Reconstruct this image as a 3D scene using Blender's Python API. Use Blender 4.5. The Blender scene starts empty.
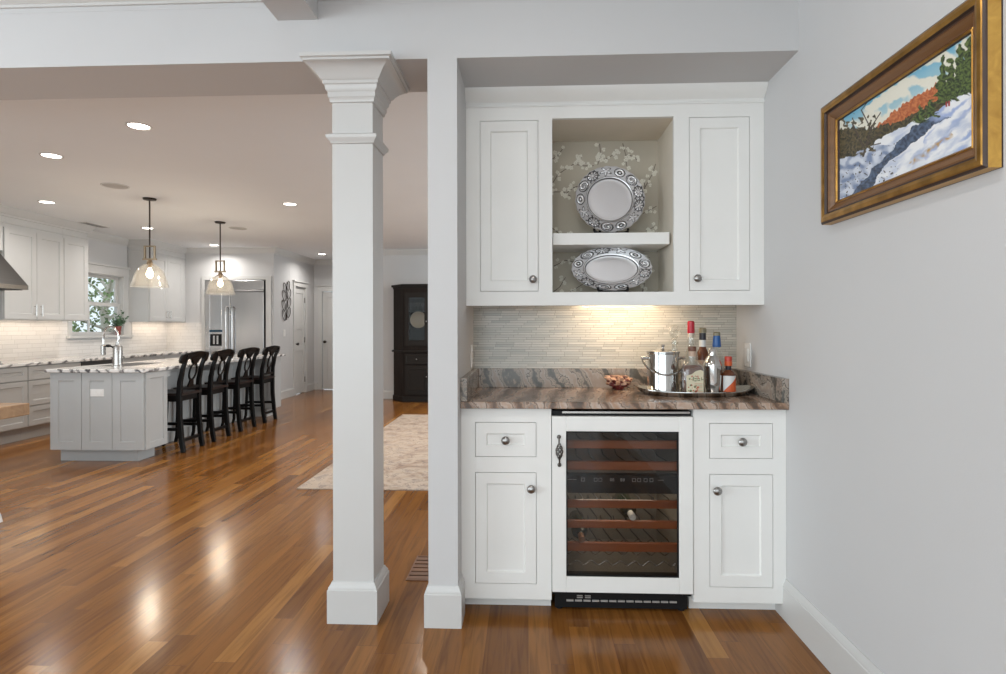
import bpy, bmesh, math, random
from mathutils import Vector, Matrix, Euler, noise
random.seed(7)
PI = math.pi
S = bpy.context.scene
C = S.collection

# ------------------------------------------------------------------ camera
cd = bpy.data.cameras.new('camera'); cam = bpy.data.objects.new('camera', cd); C.objects.link(cam)
cd.sensor_width = 36.0; cd.lens = 577.5/1006*36.0; cd.shift_y = -9.8/1006; cd.clip_start = .05; cd.clip_end = 200
cam.location = (0, 0, 1.232)
cam.rotation_euler = (Matrix.Rotation(.0424, 3, 'Z') @ Matrix.Rotation(PI/2, 3, 'X') @ Matrix.Rotation(-.0021, 3, 'Z')).to_euler()
S.camera = cam

# ------------------------------------------------------------------ exposure, world, lights
S.view_settings.view_transform = 'Standard'; S.view_settings.look = 'None'
S.view_settings.gamma = 1; S.view_settings.use_curve_mapping = False
S.view_settings.exposure = 0.16
W = bpy.data.worlds.new('world'); S.world = W; W.use_nodes = True
W.node_tree.nodes['Background'].inputs[0].default_value = (.84, .94, 1, 1)
W.node_tree.nodes['Background'].inputs[1].default_value = 1.1

def area(name, loc, size, power, col=(1, 1, 1), rot=(0, 0, 0), sy=None, shape=None, spread=None):
    l = bpy.data.lights.new(name, 'AREA'); l.energy = power; l.color = col; l.size = size
    l.shape = shape or ('RECTANGLE' if sy else 'DISK')
    if sy: l.size_y = sy
    if spread: l.spread = spread
    o = bpy.data.objects.new(name, l); o.location = loc; o.rotation_euler = rot; C.objects.link(o); return o
def point(name, loc, power, col, r=.03):
    l = bpy.data.lights.new(name, 'POINT'); l.energy = power; l.color = col; l.shadow_soft_size = r
    o = bpy.data.objects.new(name, l); o.location = loc; C.objects.link(o); return o

WARM = (1, .80, .60); NEUT = (1, .96, .91)
# daylight entering through the glazed side of the near room, behind the photographer
area('daylight_rear', (-1.6, -3.7, 1.45), 6.5, 100, (.83, .94, 1), (PI/2, 0, 0), 2.3)
# added fill lights, no windows there: near room's left wall, dining room's right wall
area('fill_left', (-6.0, -.6, 1.45), 4.5, 180, (.83, .94, 1), (PI/2, 0, -PI/2), 1.9)
area('fill_dining', (3.15, 6.6, 1.4), 5.0, 140, (.83, .94, 1), (PI/2, 0, PI/2), 1.9)
# unseen fill lights added below the near room ceiling, without fixtures
for x, y in ((-.1, 1.0), (-2.6, 1.0), (-.1, -1.2), (-2.6, -1.2)):
    area('near_room_fill', (x, y, 2.66), .16, 7, NEUT)

# ------------------------------------------------------------------ materials
def newmat(name):
    m = bpy.data.materials.new(name); m.use_nodes = True
    return m, m.node_tree.nodes, m.node_tree.links, m.node_tree.nodes['Principled BSDF']
def mat(name, col, rough=.5, metal=0, emit=None, es=0, spec=None, bump=None, vary=None, coat=0):
    m, n, l, b = newmat(name)
    b.inputs['Base Color'].default_value = (*col, 1); b.inputs['Roughness'].default_value = rough; b.inputs['Metallic'].default_value = metal
    if coat: b.inputs['Coat Weight'].default_value = coat; b.inputs['Coat Roughness'].default_value = .08
    if spec is not None: b.inputs['Specular IOR Level'].default_value = spec
    if emit: b.inputs['Emission Color'].default_value = (*emit, 1); b.inputs['Emission Strength'].default_value = es
    tc = n.new('ShaderNodeTexCoord')
    sc, amt = vary or (6, .03)
    nz = n.new('ShaderNodeTexNoise'); nz.inputs['Scale'].default_value = sc; nz.inputs['Detail'].default_value = 4
    l.new(tc.outputs['Object'], nz.inputs['Vector'])
    r = n.new('ShaderNodeValToRGB'); r.color_ramp.elements[0].position = .35; r.color_ramp.elements[1].position = .65
    r.color_ramp.elements[0].color = (*[c*(1-amt) for c in col], 1); r.color_ramp.elements[1].color = (*[min(1, c*(1+amt)) for c in col], 1)
    l.new(nz.outputs['Fac'], r.inputs['Fac']); l.new(r.outputs['Color'], b.inputs['Base Color'])
    if bump:
        z = n.new('ShaderNodeTexNoise'); z.inputs['Scale'].default_value = bump[0]; l.new(tc.outputs['Object'], z.inputs['Vector'])
        bp = n.new('ShaderNodeBump'); bp.inputs['Strength'].default_value = bump[1]; bp.inputs['Distance'].default_value = .002
        l.new(z.outputs['Fac'], bp.inputs['Height']); l.new(bp.outputs['Normal'], b.inputs['Normal'])
    return m
def glass(name, tint=(1, 1, 1), refl=1.0, f0=.045, rough=.02, haze=0, edge=.75, power=4.0):
    m = bpy.data.materials.new(name); m.use_nodes = True; n = m.node_tree.nodes; l = m.node_tree.links; n.clear()
    o = n.new('ShaderNodeOutputMaterial'); t = n.new('ShaderNodeBsdfTransparent'); t.inputs[0].default_value = (*tint, 1)
    g = n.new('ShaderNodeBsdfGlossy'); g.inputs['Roughness'].default_value = rough; g.inputs[0].default_value = (refl, refl, refl, 1)
    f = n.new('ShaderNodeLayerWeight'); f.inputs[0].default_value = .5
    p = n.new('ShaderNodeMath'); p.operation = 'POWER'; l.new(f.outputs['Facing'], p.inputs[0]); p.inputs[1].default_value = power
    q = n.new('ShaderNodeMath'); q.operation = 'MULTIPLY_ADD'; l.new(p.outputs[0], q.inputs[0]); q.inputs[1].default_value = edge; q.inputs[2].default_value = f0
    mx = n.new('ShaderNodeMixShader'); l.new(q.outputs[0], mx.inputs[0])
    src = t
    if haze:
        d = n.new('ShaderNodeBsdfDiffuse'); d.inputs[0].default_value = (.9, .9, .88, 1); m2 = n.new('ShaderNodeMixShader'); m2.inputs[0].default_value = haze
        l.new(t.outputs[0], m2.inputs[1]); l.new(d.outputs[0], m2.inputs[2]); src = m2
    l.new(src.outputs[0], mx.inputs[1]); l.new(g.outputs[0], mx.inputs[2]); l.new(mx.outputs[0], o.inputs[0])
    return m

def N(n, t, **k):
    x = n.new(t)
    for a, v in k.items(): setattr(x, a, v)
    return x
def mathn(n, l, op, a, b=None):
    x = n.new('ShaderNodeMath'); x.operation = op
    for i, v in enumerate((a, b)):
        if v is None: continue
        if isinstance(v, (int, float)): x.inputs[i].default_value = v
        else: l.new(v, x.inputs[i])
    return x.outputs[0]
def ramp(n, l, fac, stops):
    r = n.new('ShaderNodeValToRGB'); e = r.color_ramp.elements
    while len(e) < len(stops): e.new(.5)
    for i, (p, c) in enumerate(stops): e[i].position = p; e[i].color = (*c, 1)
    l.new(fac, r.inputs['Fac']); return r.outputs['Color']

def wood_floor():
    m, n, l, b = newmat('oak_floor')
    tc = n.new('ShaderNodeTexCoord'); sp = n.new('ShaderNodeSeparateXYZ'); l.new(tc.outputs['Object'], sp.inputs[0])
    PW = .083
    ix = mathn(n, l, 'DIVIDE', sp.outputs[0], PW); row = mathn(n, l, 'FLOOR', ix)
    wn = N(n, 'ShaderNodeTexWhiteNoise', noise_dimensions='1D'); l.new(row, wn.inputs['W'])
    off = mathn(n, l, 'MULTIPLY', wn.outputs['Value'], 9.0)
    yy = mathn(n, l, 'ADD', sp.outputs[1], off); iy = mathn(n, l, 'DIVIDE', yy, 1.15); seg = mathn(n, l, 'FLOOR', iy)
    cb = n.new('ShaderNodeCombineXYZ'); l.new(row, cb.inputs[0]); l.new(seg, cb.inputs[1])
    w2 = N(n, 'ShaderNodeTexWhiteNoise', noise_dimensions='3D'); l.new(cb.outputs[0], w2.inputs['Vector'])
    base = ramp(n, l, w2.outputs['Value'], [(0, (.165, .063, .014)), (.3, (.215, .084, .018)), (.65, (.245, .099, .022)), (.88, (.285, .122, .029)), (1, (.36, .168, .043))])
    # grain
    mp = n.new('ShaderNodeMapping'); mp.inputs['Scale'].default_value = (38, 2.2, 1); l.new(tc.outputs['Object'], mp.inputs['Vector'])
    ad = N(n, 'ShaderNodeVectorMath', operation='ADD'); l.new(mp.outputs[0], ad.inputs[0]); l.new(w2.outputs['Color'], ad.inputs[1])
    sc = N(n, 'ShaderNodeVectorMath', operation='MULTIPLY'); l.new(w2.outputs['Color'], sc.inputs[0]); sc.inputs[1].default_value = (40, 40, 40); l.new(sc.outputs[0], ad.inputs[1])
    gn = n.new('ShaderNodeTexNoise'); gn.inputs['Scale'].default_value = 1; gn.inputs['Detail'].default_value = 5; gn.inputs['Distortion'].default_value = 1.2
    l.new(ad.outputs[0], gn.inputs['Vector'])
    gr = ramp(n, l, gn.outputs['Fac'], [(.3, (.62, .58, .55)), (.5, (1, 1, 1)), (.72, (1.18, 1.16, 1.12))])
    mx = N(n, 'ShaderNodeMix', data_type='RGBA', blend_type='MULTIPLY'); mx.inputs[0].default_value = .9
    l.new(base, mx.inputs[6]); l.new(gr, mx.inputs[7])
    # seams
    fx = mathn(n, l, 'FRACT', ix); ex = mathn(n, l, 'LESS_THAN', fx, .018)
    fy = mathn(n, l, 'FRACT', iy); ey = mathn(n, l, 'LESS_THAN', fy, .0018); ed = mathn(n, l, 'MAXIMUM', ex, ey)
    m2 = N(n, 'ShaderNodeMix', data_type='RGBA'); m2.inputs[7].default_value = (.10, .04, .018, 1)
    e2 = mathn(n, l, 'MULTIPLY', ed, .65); l.new(e2, m2.inputs[0]); l.new(mx.outputs[2], m2.inputs[6]); l.new(m2.outputs[2], b.inputs['Base Color'])
    b.inputs['Roughness'].default_value = .185; b.inputs['Specular IOR Level'].default_value = .27
    
    wv = n.new('ShaderNodeTexNoise'); wv.inputs['Scale'].default_value = 14; l.new(tc.outputs['Object'], wv.inputs['Vector'])
    h = mathn(n, l, 'ADD', mathn(n, l, 'MULTIPLY', gn.outputs['Fac'], .25), mathn(n, l, 'MULTIPLY', wv.outputs['Fac'], .6)); h2 = mathn(n, l, 'SUBTRACT', h, mathn(n, l, 'MULTIPLY', ed, .5))
    bp = n.new('ShaderNodeBump'); bp.inputs['Strength'].default_value = .28; bp.inputs['Distance'].default_value = .003
    l.new(h2, bp.inputs['Height']); l.new(bp.outputs[0], b.inputs['Normal'])
    return m

def granite(name, stops, scale, rot, dist, wscale, rough=.12):
    m, n, l, b = newmat(name)
    tc = n.new('ShaderNodeTexCoord'); mp = n.new('ShaderNodeMapping'); mp.inputs['Rotation'].default_value = rot; mp.inputs['Scale'].default_value = scale
    l.new(tc.outputs['Object'], mp.inputs['Vector'])
    w = N(n, 'ShaderNodeTexWave', wave_type='BANDS', bands_direction='X'); w.inputs['Scale'].default_value = wscale; w.inputs['Distortion'].default_value = dist
    w.inputs['Detail'].default_value = 5; w.inputs['Detail Scale'].default_value = 1.6; w.inputs['Detail Roughness'].default_value = .62
    l.new(mp.outputs[0], w.inputs['Vector'])
    z = n.new('ShaderNodeTexNoise'); z.inputs['Scale'].default_value = 3.5; z.inputs['Detail'].default_value = 6; l.new(mp.outputs[0], z.inputs['Vector'])
    f = mathn(n, l, 'ADD', mathn(n, l, 'MULTIPLY', w.outputs['Fac'], .6), mathn(n, l, 'MULTIPLY', z.outputs['Fac'], .45))
    l.new(ramp(n, l, f, stops), b.inputs['Base Color']); b.inputs['Roughness'].default_value = rough
    return m

def tile(name, rowh, width, cols, mortar, rough=.15, axis='X', msize=.0012, bump=.3):
    # axis: the horizontal axis along which the tiles run
    m, n, l, b = newmat(name)
    tc = n.new('ShaderNodeTexCoord'); sp = n.new('ShaderNodeSeparateXYZ'); l.new(tc.outputs['Object'], sp.inputs[0])
    h = sp.outputs[0 if axis == 'X' else 1]
    iz = mathn(n, l, 'DIVIDE', sp.outputs[2], rowh); row = mathn(n, l, 'FLOOR', iz)
    wn = N(n, 'ShaderNodeTexWhiteNoise', noise_dimensions='1D'); l.new(row, wn.inputs['W'])
    ih = mathn(n, l, 'ADD', mathn(n, l, 'DIVIDE', h, width), mathn(n, l, 'MULTIPLY', wn.outputs['Value'], 7)); col = mathn(n, l, 'FLOOR', ih)
    cb = n.new('ShaderNodeCombineXYZ'); l.new(row, cb.inputs[0]); l.new(col, cb.inputs[1])
    w2 = N(n, 'ShaderNodeTexWhiteNoise', noise_dimensions='3D'); l.new(cb.outputs[0], w2.inputs['Vector'])
    k = len(cols); base = ramp(n, l, w2.outputs['Value'], [(i/(k-1), c) for i, c in enumerate(cols)])
    e = mathn(n, l, 'MAXIMUM', mathn(n, l, 'LESS_THAN', mathn(n, l, 'FRACT', iz), msize/rowh), mathn(n, l, 'LESS_THAN', mathn(n, l, 'FRACT', ih), msize/width))
    mx = N(n, 'ShaderNodeMix', data_type='RGBA'); l.new(e, mx.inputs[0]); l.new(base, mx.inputs[6]); mx.inputs[7].default_value = (*mortar, 1)
    l.new(mx.outputs[2], b.inputs['Base Color']); b.inputs['Roughness'].default_value = rough
    nz = n.new('ShaderNodeTexNoise'); nz.inputs['Scale'].default_value = 60; l.new(tc.outputs['Object'], nz.inputs['Vector'])
    hh = mathn(n, l, 'ADD', mathn(n, l, 'SUBTRACT', mathn(n, l, 'MULTIPLY', w2.outputs['Value'], .8), e), mathn(n, l, 'MULTIPLY', nz.outputs['Fac'], .5))
    bp = n.new('ShaderNodeBump'); bp.inputs['Strength'].default_value = bump; bp.inputs['Distance'].default_value = .002
    l.new(hh, bp.inputs['Height']); l.new(bp.outputs[0], b.inputs['Normal'])
    return m

def rug_mat():
    m, n, l, b = newmat('rug_wool'); tc = n.new('ShaderNodeTexCoord')
    v = N(n, 'ShaderNodeTexVoronoi', feature='DISTANCE_TO_EDGE'); v.inputs['Scale'].default_value = 7
    z = n.new('ShaderNodeTexNoise'); z.inputs['Scale'].default_value = 5; z.inputs['Detail'].default_value = 6; z.inputs['Distortion'].default_value = 1.5
    l.new(tc.outputs['Object'], z.inputs['Vector'])
    ad = N(n, 'ShaderNodeVectorMath', operation='ADD'); l.new(tc.outputs['Object'], ad.inputs[0]); l.new(z.outputs['Color'], ad.inputs[1]); l.new(ad.outputs[0], v.inputs['Vector'])
    base = ramp(n, l, z.outputs['Fac'], [(.3, (.28, .20, .155)), (.45, (.44, .345, .27)), (.6, (.50, .41, .33)), (.75, (.28, .24, .22))])
    f = ramp(n, l, v.outputs['Distance'], [(.0, (1, 1, 1)), (.035, (1, 1, 1)), (.06, (0, 0, 0))])
    z2 = n.new('ShaderNodeTexNoise'); z2.inputs['Scale'].default_value = 13; l.new(tc.outputs['Object'], z2.inputs['Vector'])
    g = mathn(n, l, 'MULTIPLY', f, mathn(n, l, 'GREATER_THAN', z2.outputs['Fac'], .5))
    mx = N(n, 'ShaderNodeMix', data_type='RGBA'); l.new(mathn(n, l, 'MULTIPLY', g, .75), mx.inputs[0]); l.new(base, mx.inputs[6]); mx.inputs[7].default_value = (.17, .14, .14, 1)
    l.new(mx.outputs[2], b.inputs['Base Color']); b.inputs['Roughness'].default_value = .95
    return m

def wood(name, dark, light, axis=0, rough=.35, scale=1.0, coat=0):
    m, n, l, b = newmat(name); tc = n.new('ShaderNodeTexCoord'); mp = n.new('ShaderNodeMapping')
    s = [26*scale]*3; s[axis] = 1.6*scale; mp.inputs['Scale'].default_value = s; l.new(tc.outputs['Object'], mp.inputs['Vector'])
    z = n.new('ShaderNodeTexNoise'); z.inputs['Scale'].default_value = 1; z.inputs['Detail'].default_value = 5; z.inputs['Distortion'].default_value = .8; l.new(mp.outputs[0], z.inputs['Vector'])
    l.new(ramp(n, l, z.outputs['Fac'], [(.3, dark), (.7, light)]), b.inputs['Base Color']); b.inputs['Roughness'].default_value = rough
    if coat: b.inputs['Coat Weight'].default_value = coat
    return m

def brushed(name, col, rough, axis=2):
    m, n, l, b = newmat(name); tc = n.new('ShaderNodeTexCoord'); mp = n.new('ShaderNodeMapping')
    s = [120]*3; s[axis] = 2; mp.inputs['Scale'].default_value = s; l.new(tc.outputs['Object'], mp.inputs['Vector'])
    z = n.new('ShaderNodeTexNoise'); z.inputs['Scale'].default_value = 1; l.new(mp.outputs[0], z.inputs['Vector'])
    l.new(ramp(n, l, z.outputs['Fac'], [(.3, tuple(c*.9 for c in col)), (.7, col)]), b.inputs['Base Color'])
    b.inputs['Metallic'].default_value = 1; b.inputs['Roughness'].default_value = rough; return m

M_FLOOR = wood_floor()
M_WALL = mat('wall_paint', (.575, .572, .573), .7, bump=(180, .08), vary=(2, .008))
M_CEIL = mat('ceiling_paint', (.80, .82, .84), .8, bump=(120, .06), vary=(2, .008))
M_TRIM = mat('trim_paint', (.585, .58, .567), .32, vary=(4, .01))
M_CAB = mat('cabinet_paint', (.83, .825, .80), .38, vary=(5, .012))
M_KCAB = mat('kitchen_cabinet_paint', (.55, .545, .535), .4, vary=(5, .012))
M_ISL = mat('island_paint', (.43, .435, .432), .42, vary=(5, .012))
M_BLACK = mat('black_lacquer', (.005, .0045, .0045), .4, spec=.2)
M_SEAT = wood('stool_seat_wood', (.012, .006, .004), (.022, .010, .008), 0, .35)
M_RUBBER = mat('black_plastic', (.008, .008, .009), .45, spec=.25)
M_DARKIN = mat('dark_interior', (.035, .033, .032), .6)
M_PEWT = mat('pewter', (.36, .35, .34), .3, 1, vary=(60, .15))
M_SILV = mat('silver', (.62, .61, .59), .1, 1, vary=(8, .05))
M_STEEL = brushed('stainless_steel', (.56, .55, .55), .26, 2)
M_STEELH = brushed('hood_steel', (.20, .195, .19), .35, 1)
M_NICKEL = mat('brushed_nickel', (.45, .43, .41), .25, 1)
M_BRONZE = mat('aged_bronze', (.055, .042, .035), .4, .8)
M_BRASS = mat('antique_brass', (.36, .28, .19), .3, 1)
M_GRAN = granite('brown_granite', [(.14, (.05, .052, .048)), (.26, (.15, .095, .065)), (.38, (.34, .215, .145)), (.48, (.23, .19, .16)), (.56, (.44, .31, .23)), (.64, (.13, .085, .06)), (.74, (.48, .38, .31)), (.9, (.38, .23, .15))], (1.5, .55, 1.2), (0, .65, .35), 6.5, 2.3, .2)
M_GRANK = granite('white_granite', [(.2, (.07, .065, .07)), (.36, (.36, .35, .34)), (.52, (.66, .64, .62)), (.8, (.74, .72, .70))], (2, 1.1, 2), (.4, .3, .9), 9, 2.2, .15)
M_MOSAIC = tile('glass_mosaic', .0128, .095, [(.47, .46, .42), (.56, .55, .50), (.43, .43, .40), (.60, .58, .53), (.50, .49, .45)], (.30, .285, .25), .16, 'X', .0016, .8)
M_SUBX = tile('subway_tile_a', .052, .20, [(.72, .70, .68), (.76, .74, .72), (.70, .68, .66)], (.52, .50, .48), .16, 'Y', .003, .35)
M_SUBY = tile('subway_tile_b', .052, .20, [(.72, .70, .68), (.76, .74, .72), (.70, .68, .66)], (.52, .50, .48), .16, 'X', .003, .35)
M_RUG = rug_mat()
M_PAPER = mat('wallpaper_taupe', (.50, .45, .365), .6, vary=(2.5, .08))
M_BRANCH = mat('wallpaper_branch', (.15, .12, .10), .6)
M_BLOSSOM = mat('wallpaper_blossom', (.74, .71, .62), .6)
M_LAMP = mat('lamp_lens', (1, 1, 1), .4, emit=(1, .93, .84), es=9)
M_BULB = mat('bulb_glow', (1, .9, .75), .4, emit=(1, .80, .52), es=16)
M_STRIP = mat('under_cabinet_lamp', (1, 1, 1), .4, emit=(1, .82, .58), es=4)
M_PENDG = glass('pendant_glass', (.96, .95, .93), .95, .04, .05, .022, .6, 2.2)
M_PANE = glass('window_pane', (.97, .98, .98), .9, .02, .01)
M_COOLG = glass('cooler_glass', (.74, .73, .72), .9, .028, .01)
M_CHINAG = glass('cabinet_glass', (.80, .79, .77), .6, .012, .02, 0, .3, 5)
M_CLEAR = glass('clear_bottle_glass', (.90, .91, .89), 1, .07, .02, .06, .8, 2.2)
M_WOODSH = wood('cooler_shelf_wood', (.30, .075, .022), (.44, .13, .04), 0, .4)
M_TABLE = wood('table_wood', (.24, .135, .065), (.42, .26, .13), 0, .45, .6)
M_VENT = wood('vent_wood', (.12, .045, .016), (.19, .075, .028), 0, .4)
M_ESP = wood('espresso_wood', (.008, .005, .004), (.018, .012, .009), 2, .6)
M_ESP2 = mat('espresso_moulding', (.010, .007, .005), .55, spec=.25)
M_LEAF = mat('plant_leaf', (.07, .14, .07), .5, vary=(9, .4))
M_TREEL = mat('tree_leaf', (.20, .29, .12), .6, vary=(1.2, .6))
M_BARK = mat('pale_bark', (.62, .58, .52), .8)
M_ESP.node_tree.nodes['Principled BSDF'].inputs['Specular IOR Level'].default_value = .15
M_POT = mat('terracotta_glaze', (.22, .045, .035), .3)
M_PLAST = mat('white_plastic', (.76, .75, .73), .35)
M_SLOT = mat('socket_slot', (.10, .10, .10), .5)

# ------------------------------------------------------------------ mesh collector
class MB:
    def __init__(s): s.v = []; s.f = []; s.m = []
    def add(s, vs, fs, mi=0):
        o = len(s.v); s.v += [tuple(v) for v in vs]; s.f += [tuple(o+i for i in f) for f in fs]
        s.m += [mi]*len(fs) if isinstance(mi, int) else list(mi); return s
    def box(s, x0, x1, y0, y1, z0, z1, mi=0):
        return s.add([(x, y, z) for x in (x0, x1) for y in (y0, y1) for z in (z0, z1)],
              [(0, 1, 3, 2), (4, 6, 7, 5), (0, 4, 5, 1), (2, 3, 7, 6), (0, 2, 6, 4), (1, 5, 7, 3)], mi)
    def lathe(s, prof, cx=0, cy=0, cz=0, seg=24, mi=0, sx=1, sy=1, axis='Z', cap=True):
        vs = []; fs = []
        for r, z in prof:
            for k in range(seg):
                a = 2*PI*k/seg; p = (r*math.cos(a)*sx, r*math.sin(a)*sy, z)
                if axis == 'Y': p = (p[0], z, p[1])
                if axis == 'X': p = (z, p[0], p[1])
                vs.append((cx+p[0], cy+p[1], cz+p[2]))
        for i in range(len(prof)-1):
            for k in range(seg):
                k2 = (k+1) % seg; fs.append((i*seg+k, i*seg+k2, (i+1)*seg+k2, (i+1)*seg+k))
        if cap:
            if prof[0][0] > 1e-5: fs.append(tuple(range(seg))[::-1])
            if prof[-1][0] > 1e-5: fs.append(tuple((len(prof)-1)*seg+k for k in range(seg)))
        return s.add(vs, fs, mi)
    def tube(s, pts, r, seg=8, mi=0, closed=False):
        pts = [Vector(p) for p in pts]; n = len(pts); rs = r if isinstance(r, (list, tuple)) else [r]*n
        vs = []; fs = []; up = Vector((0, 0, 1)); prev = None
        for i, p in enumerate(pts):
            if closed: t = pts[(i+1) % n]-pts[i-1]
            else: t = pts[min(i+1, n-1)]-pts[max(i-1, 0)]
            t.normalize()
            if prev is None:
                a = t.cross(up)
                if a.length < .1: a = t.cross(Vector((1, 0, 0)))
            else:
                a = prev - t*prev.dot(t)
            a.normalize(); prev = a; b = t.cross(a)
            for k in range(seg):
                q = 2*PI*k/seg; vs.append(p+a*math.cos(q)*rs[i]+b*math.sin(q)*rs[i])
        m = n if closed else n-1
        for i in range(m):
            for k in range(seg):
                k2 = (k+1) % seg; j = (i+1) % n; fs.append((i*seg+k, i*seg+k2, j*seg+k2, j*seg+k))
        if not closed: fs.append(tuple(range(seg))[::-1]); fs.append(tuple((n-1)*seg+k for k in range(seg)))
        return s.add(vs, fs, mi)
    def bar(s, pts, w, d, mi=0):
        # rectangular section along a mostly vertical or horizontal path; w along x/y major, d other; pts = (x,y,z[,scale])
        vs = []; fs = []; n = len(pts); P = [Vector(p[:3]) for p in pts]
        for i, p in enumerate(P):
            t = (P[min(i+1, n-1)]-P[max(i-1, 0)]).normalized(); sc = pts[i][3] if len(pts[i]) > 3 else 1
            ref = Vector((0, 1, 0)) if abs(t.y) < .7 else Vector((1, 0, 0)); a = (ref-t*ref.dot(t)).normalized(); b = t.cross(a)
            for u, v in ((-1, -1), (1, -1), (1, 1), (-1, 1)): vs.append(p+a*u*w/2*sc+b*v*d/2*sc)
        for i in range(n-1):
            for k in range(4): k2 = (k+1) % 4; fs.append((i*4+k, i*4+k2, (i+1)*4+k2, (i+1)*4+k))
        fs += [(3, 2, 1, 0), tuple((n-1)*4+k for k in range(4))]
        return s.add(vs, fs, mi)
    def prism(s, poly, a0, a1, plane='XY', mi=0):
        def P(u, v, w): return {'XY': (u, v, w), 'XZ': (u, w, v), 'YZ': (w, u, v)}[plane]
        n = len(poly); vs = [P(u, v, a0) for u, v in poly]+[P(u, v, a1) for u, v in poly]
        fs = [tuple(range(n))[::-1], tuple(range(n, 2*n))]+[(i, (i+1) % n, n+(i+1) % n, n+i) for i in range(n)]
        return s.add(vs, fs, mi)
    def ring(s, outer, inner, a0, a1, plane='YZ', mi=0):
        def P(u, v, w): return {'XY': (u, v, w), 'XZ': (u, w, v), 'YZ': (w, u, v)}[plane]
        n = len(outer); vs = [P(*p, a) for a in (a0, a1) for L in (outer, inner) for p in L]; fs = []
        for i in range(n):
            j = (i+1) % n
            fs += [(i, j, n+j, n+i), (2*n+i, 3*n+i, 3*n+j, 2*n+j), (i, 2*n+i, 2*n+j, j), (n+i, n+j, 3*n+j, 3*n+i)]
        return s.add(vs, fs, mi)
    def run(s, prof, path, closed=False, mi=0, outward=None):
        # sweep a profile (offset outwards to the right of travel, z) along a path in the XY plane with mitred corners
        n = len(path); k = len(prof); vs = []; fs = []; P = [Vector(p) for p in path]
        for i in range(n):
            if closed: d0 = (P[i]-P[i-1]).normalized(); d1 = (P[(i+1) % n]-P[i]).normalized()
            else:
                d1 = (P[min(i+1, n-1)]-P[min(i, n-2)]).normalized(); d0 = (P[max(i, 1)]-P[max(i-1, 0)]).normalized()
            n0 = Vector((d0.y, -d0.x)); n1 = Vector((d1.y, -d1.x)); mm = (n0+n1).normalized(); mm = mm/max(.2, mm.dot(n0))
            for o, z in prof: q = P[i]+mm*o; vs.append((q.x, q.y, z))
        m = n if closed else n-1
        for i in range(m):
            j = (i+1) % n
            for a in range(k-1): fs.append((i*k+a, j*k+a, j*k+a+1, i*k+a+1))
            fs.append((i*k+k-1, j*k+k-1, j*k, i*k))
        if not closed: fs.append(tuple(range(k))); fs.append(tuple((n-1)*k+a for a in range(k))[::-1])
        return s.add(vs, fs, mi)
    def shaker(s, x0, x1, z0, z1, yf=0, t=.02, st=.05, rec=.008, bev=.005, mi=0):
        a = (x0, x1, z0, z1); b = (x0+st, x1-st, z0+st, z1-st); c = (b[0]+bev, b[1]-bev, b[2]+bev, b[3]-bev)
        vs = []
        for (p, q, r, w), y in ((a, yf), (b, yf), (c, yf+rec), (a, yf+t)):
            vs += [(p, y, r), (q, y, r), (q, y, w), (p, y, w)]
        fs = []
        for o in (0, 4):
            for i in range(4): j = (i+1) % 4; fs.append((o+i, o+j, o+4+j, o+4+i))
        fs.append((8, 9, 10, 11)); fs.append((15, 14, 13, 12))
        for i in range(4): j = (i+1) % 4; fs.append((i, 12+i, 12+j, j))
        return s.add(vs, fs, mi)
    def build(s, name, mats, parent=None, smooth=False, bevel=0, loc=None, rotz=None, fix=True):
        me = bpy.data.meshes.new(name); me.from_pydata([tuple(v) for v in s.v], [], s.f); 
        for m in (mats if isinstance(mats, (list, tuple)) else [mats]): me.materials.append(m)
        me.polygons.foreach_set('material_index', s.m)
        if fix:
            bm = bmesh.new(); bm.from_mesh(me); bmesh.ops.recalc_face_normals(bm, faces=bm.faces); bm.to_mesh(me); bm.free()
        if smooth:
            me.polygons.foreach_set('use_smooth', [True]*len(me.polygons))
            try: me.set_sharp_from_angle(angle=math.radians(38))
            except Exception: pass
        o = bpy.data.objects.new(name, me); C.objects.link(o)
        if parent: o.parent = parent
        if loc: o.location = loc
        if rotz: o.rotation_euler = (0, 0, rotz)
        if bevel:
            b = o.modifiers.new('bevel', 'BEVEL'); b.width = bevel; b.segments = 2; b.limit_method = 'ANGLE'; b.angle_limit = math.radians(40)
        return o
def tag(o, label, cat, group=None, kind=None):
    o['label'] = label; o['category'] = cat
    if group: o['group'] = group
    if kind: o['kind'] = kind
    return o
def thing(name, label, cat, loc=(0, 0, 0), rotz=0, group=None):
    o = bpy.data.objects.new(name, None); C.objects.link(o); o.empty_display_size = .1
    o.location = loc; o.rotation_euler = (0, 0, rotz); return tag(o, label, cat, group)
def struct(name, mb, m, bevel=0, smooth=False, parent=None):
    o = mb.build(name, m, parent, smooth=smooth, bevel=bevel)
    if not parent: o['kind'] = 'structure'
    return o
def copy_tree(o, parent=None):
    c = o.copy(); C.objects.link(c); c.parent = parent
    for ch in list(o.children): copy_tree(ch, c)
    return c

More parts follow.
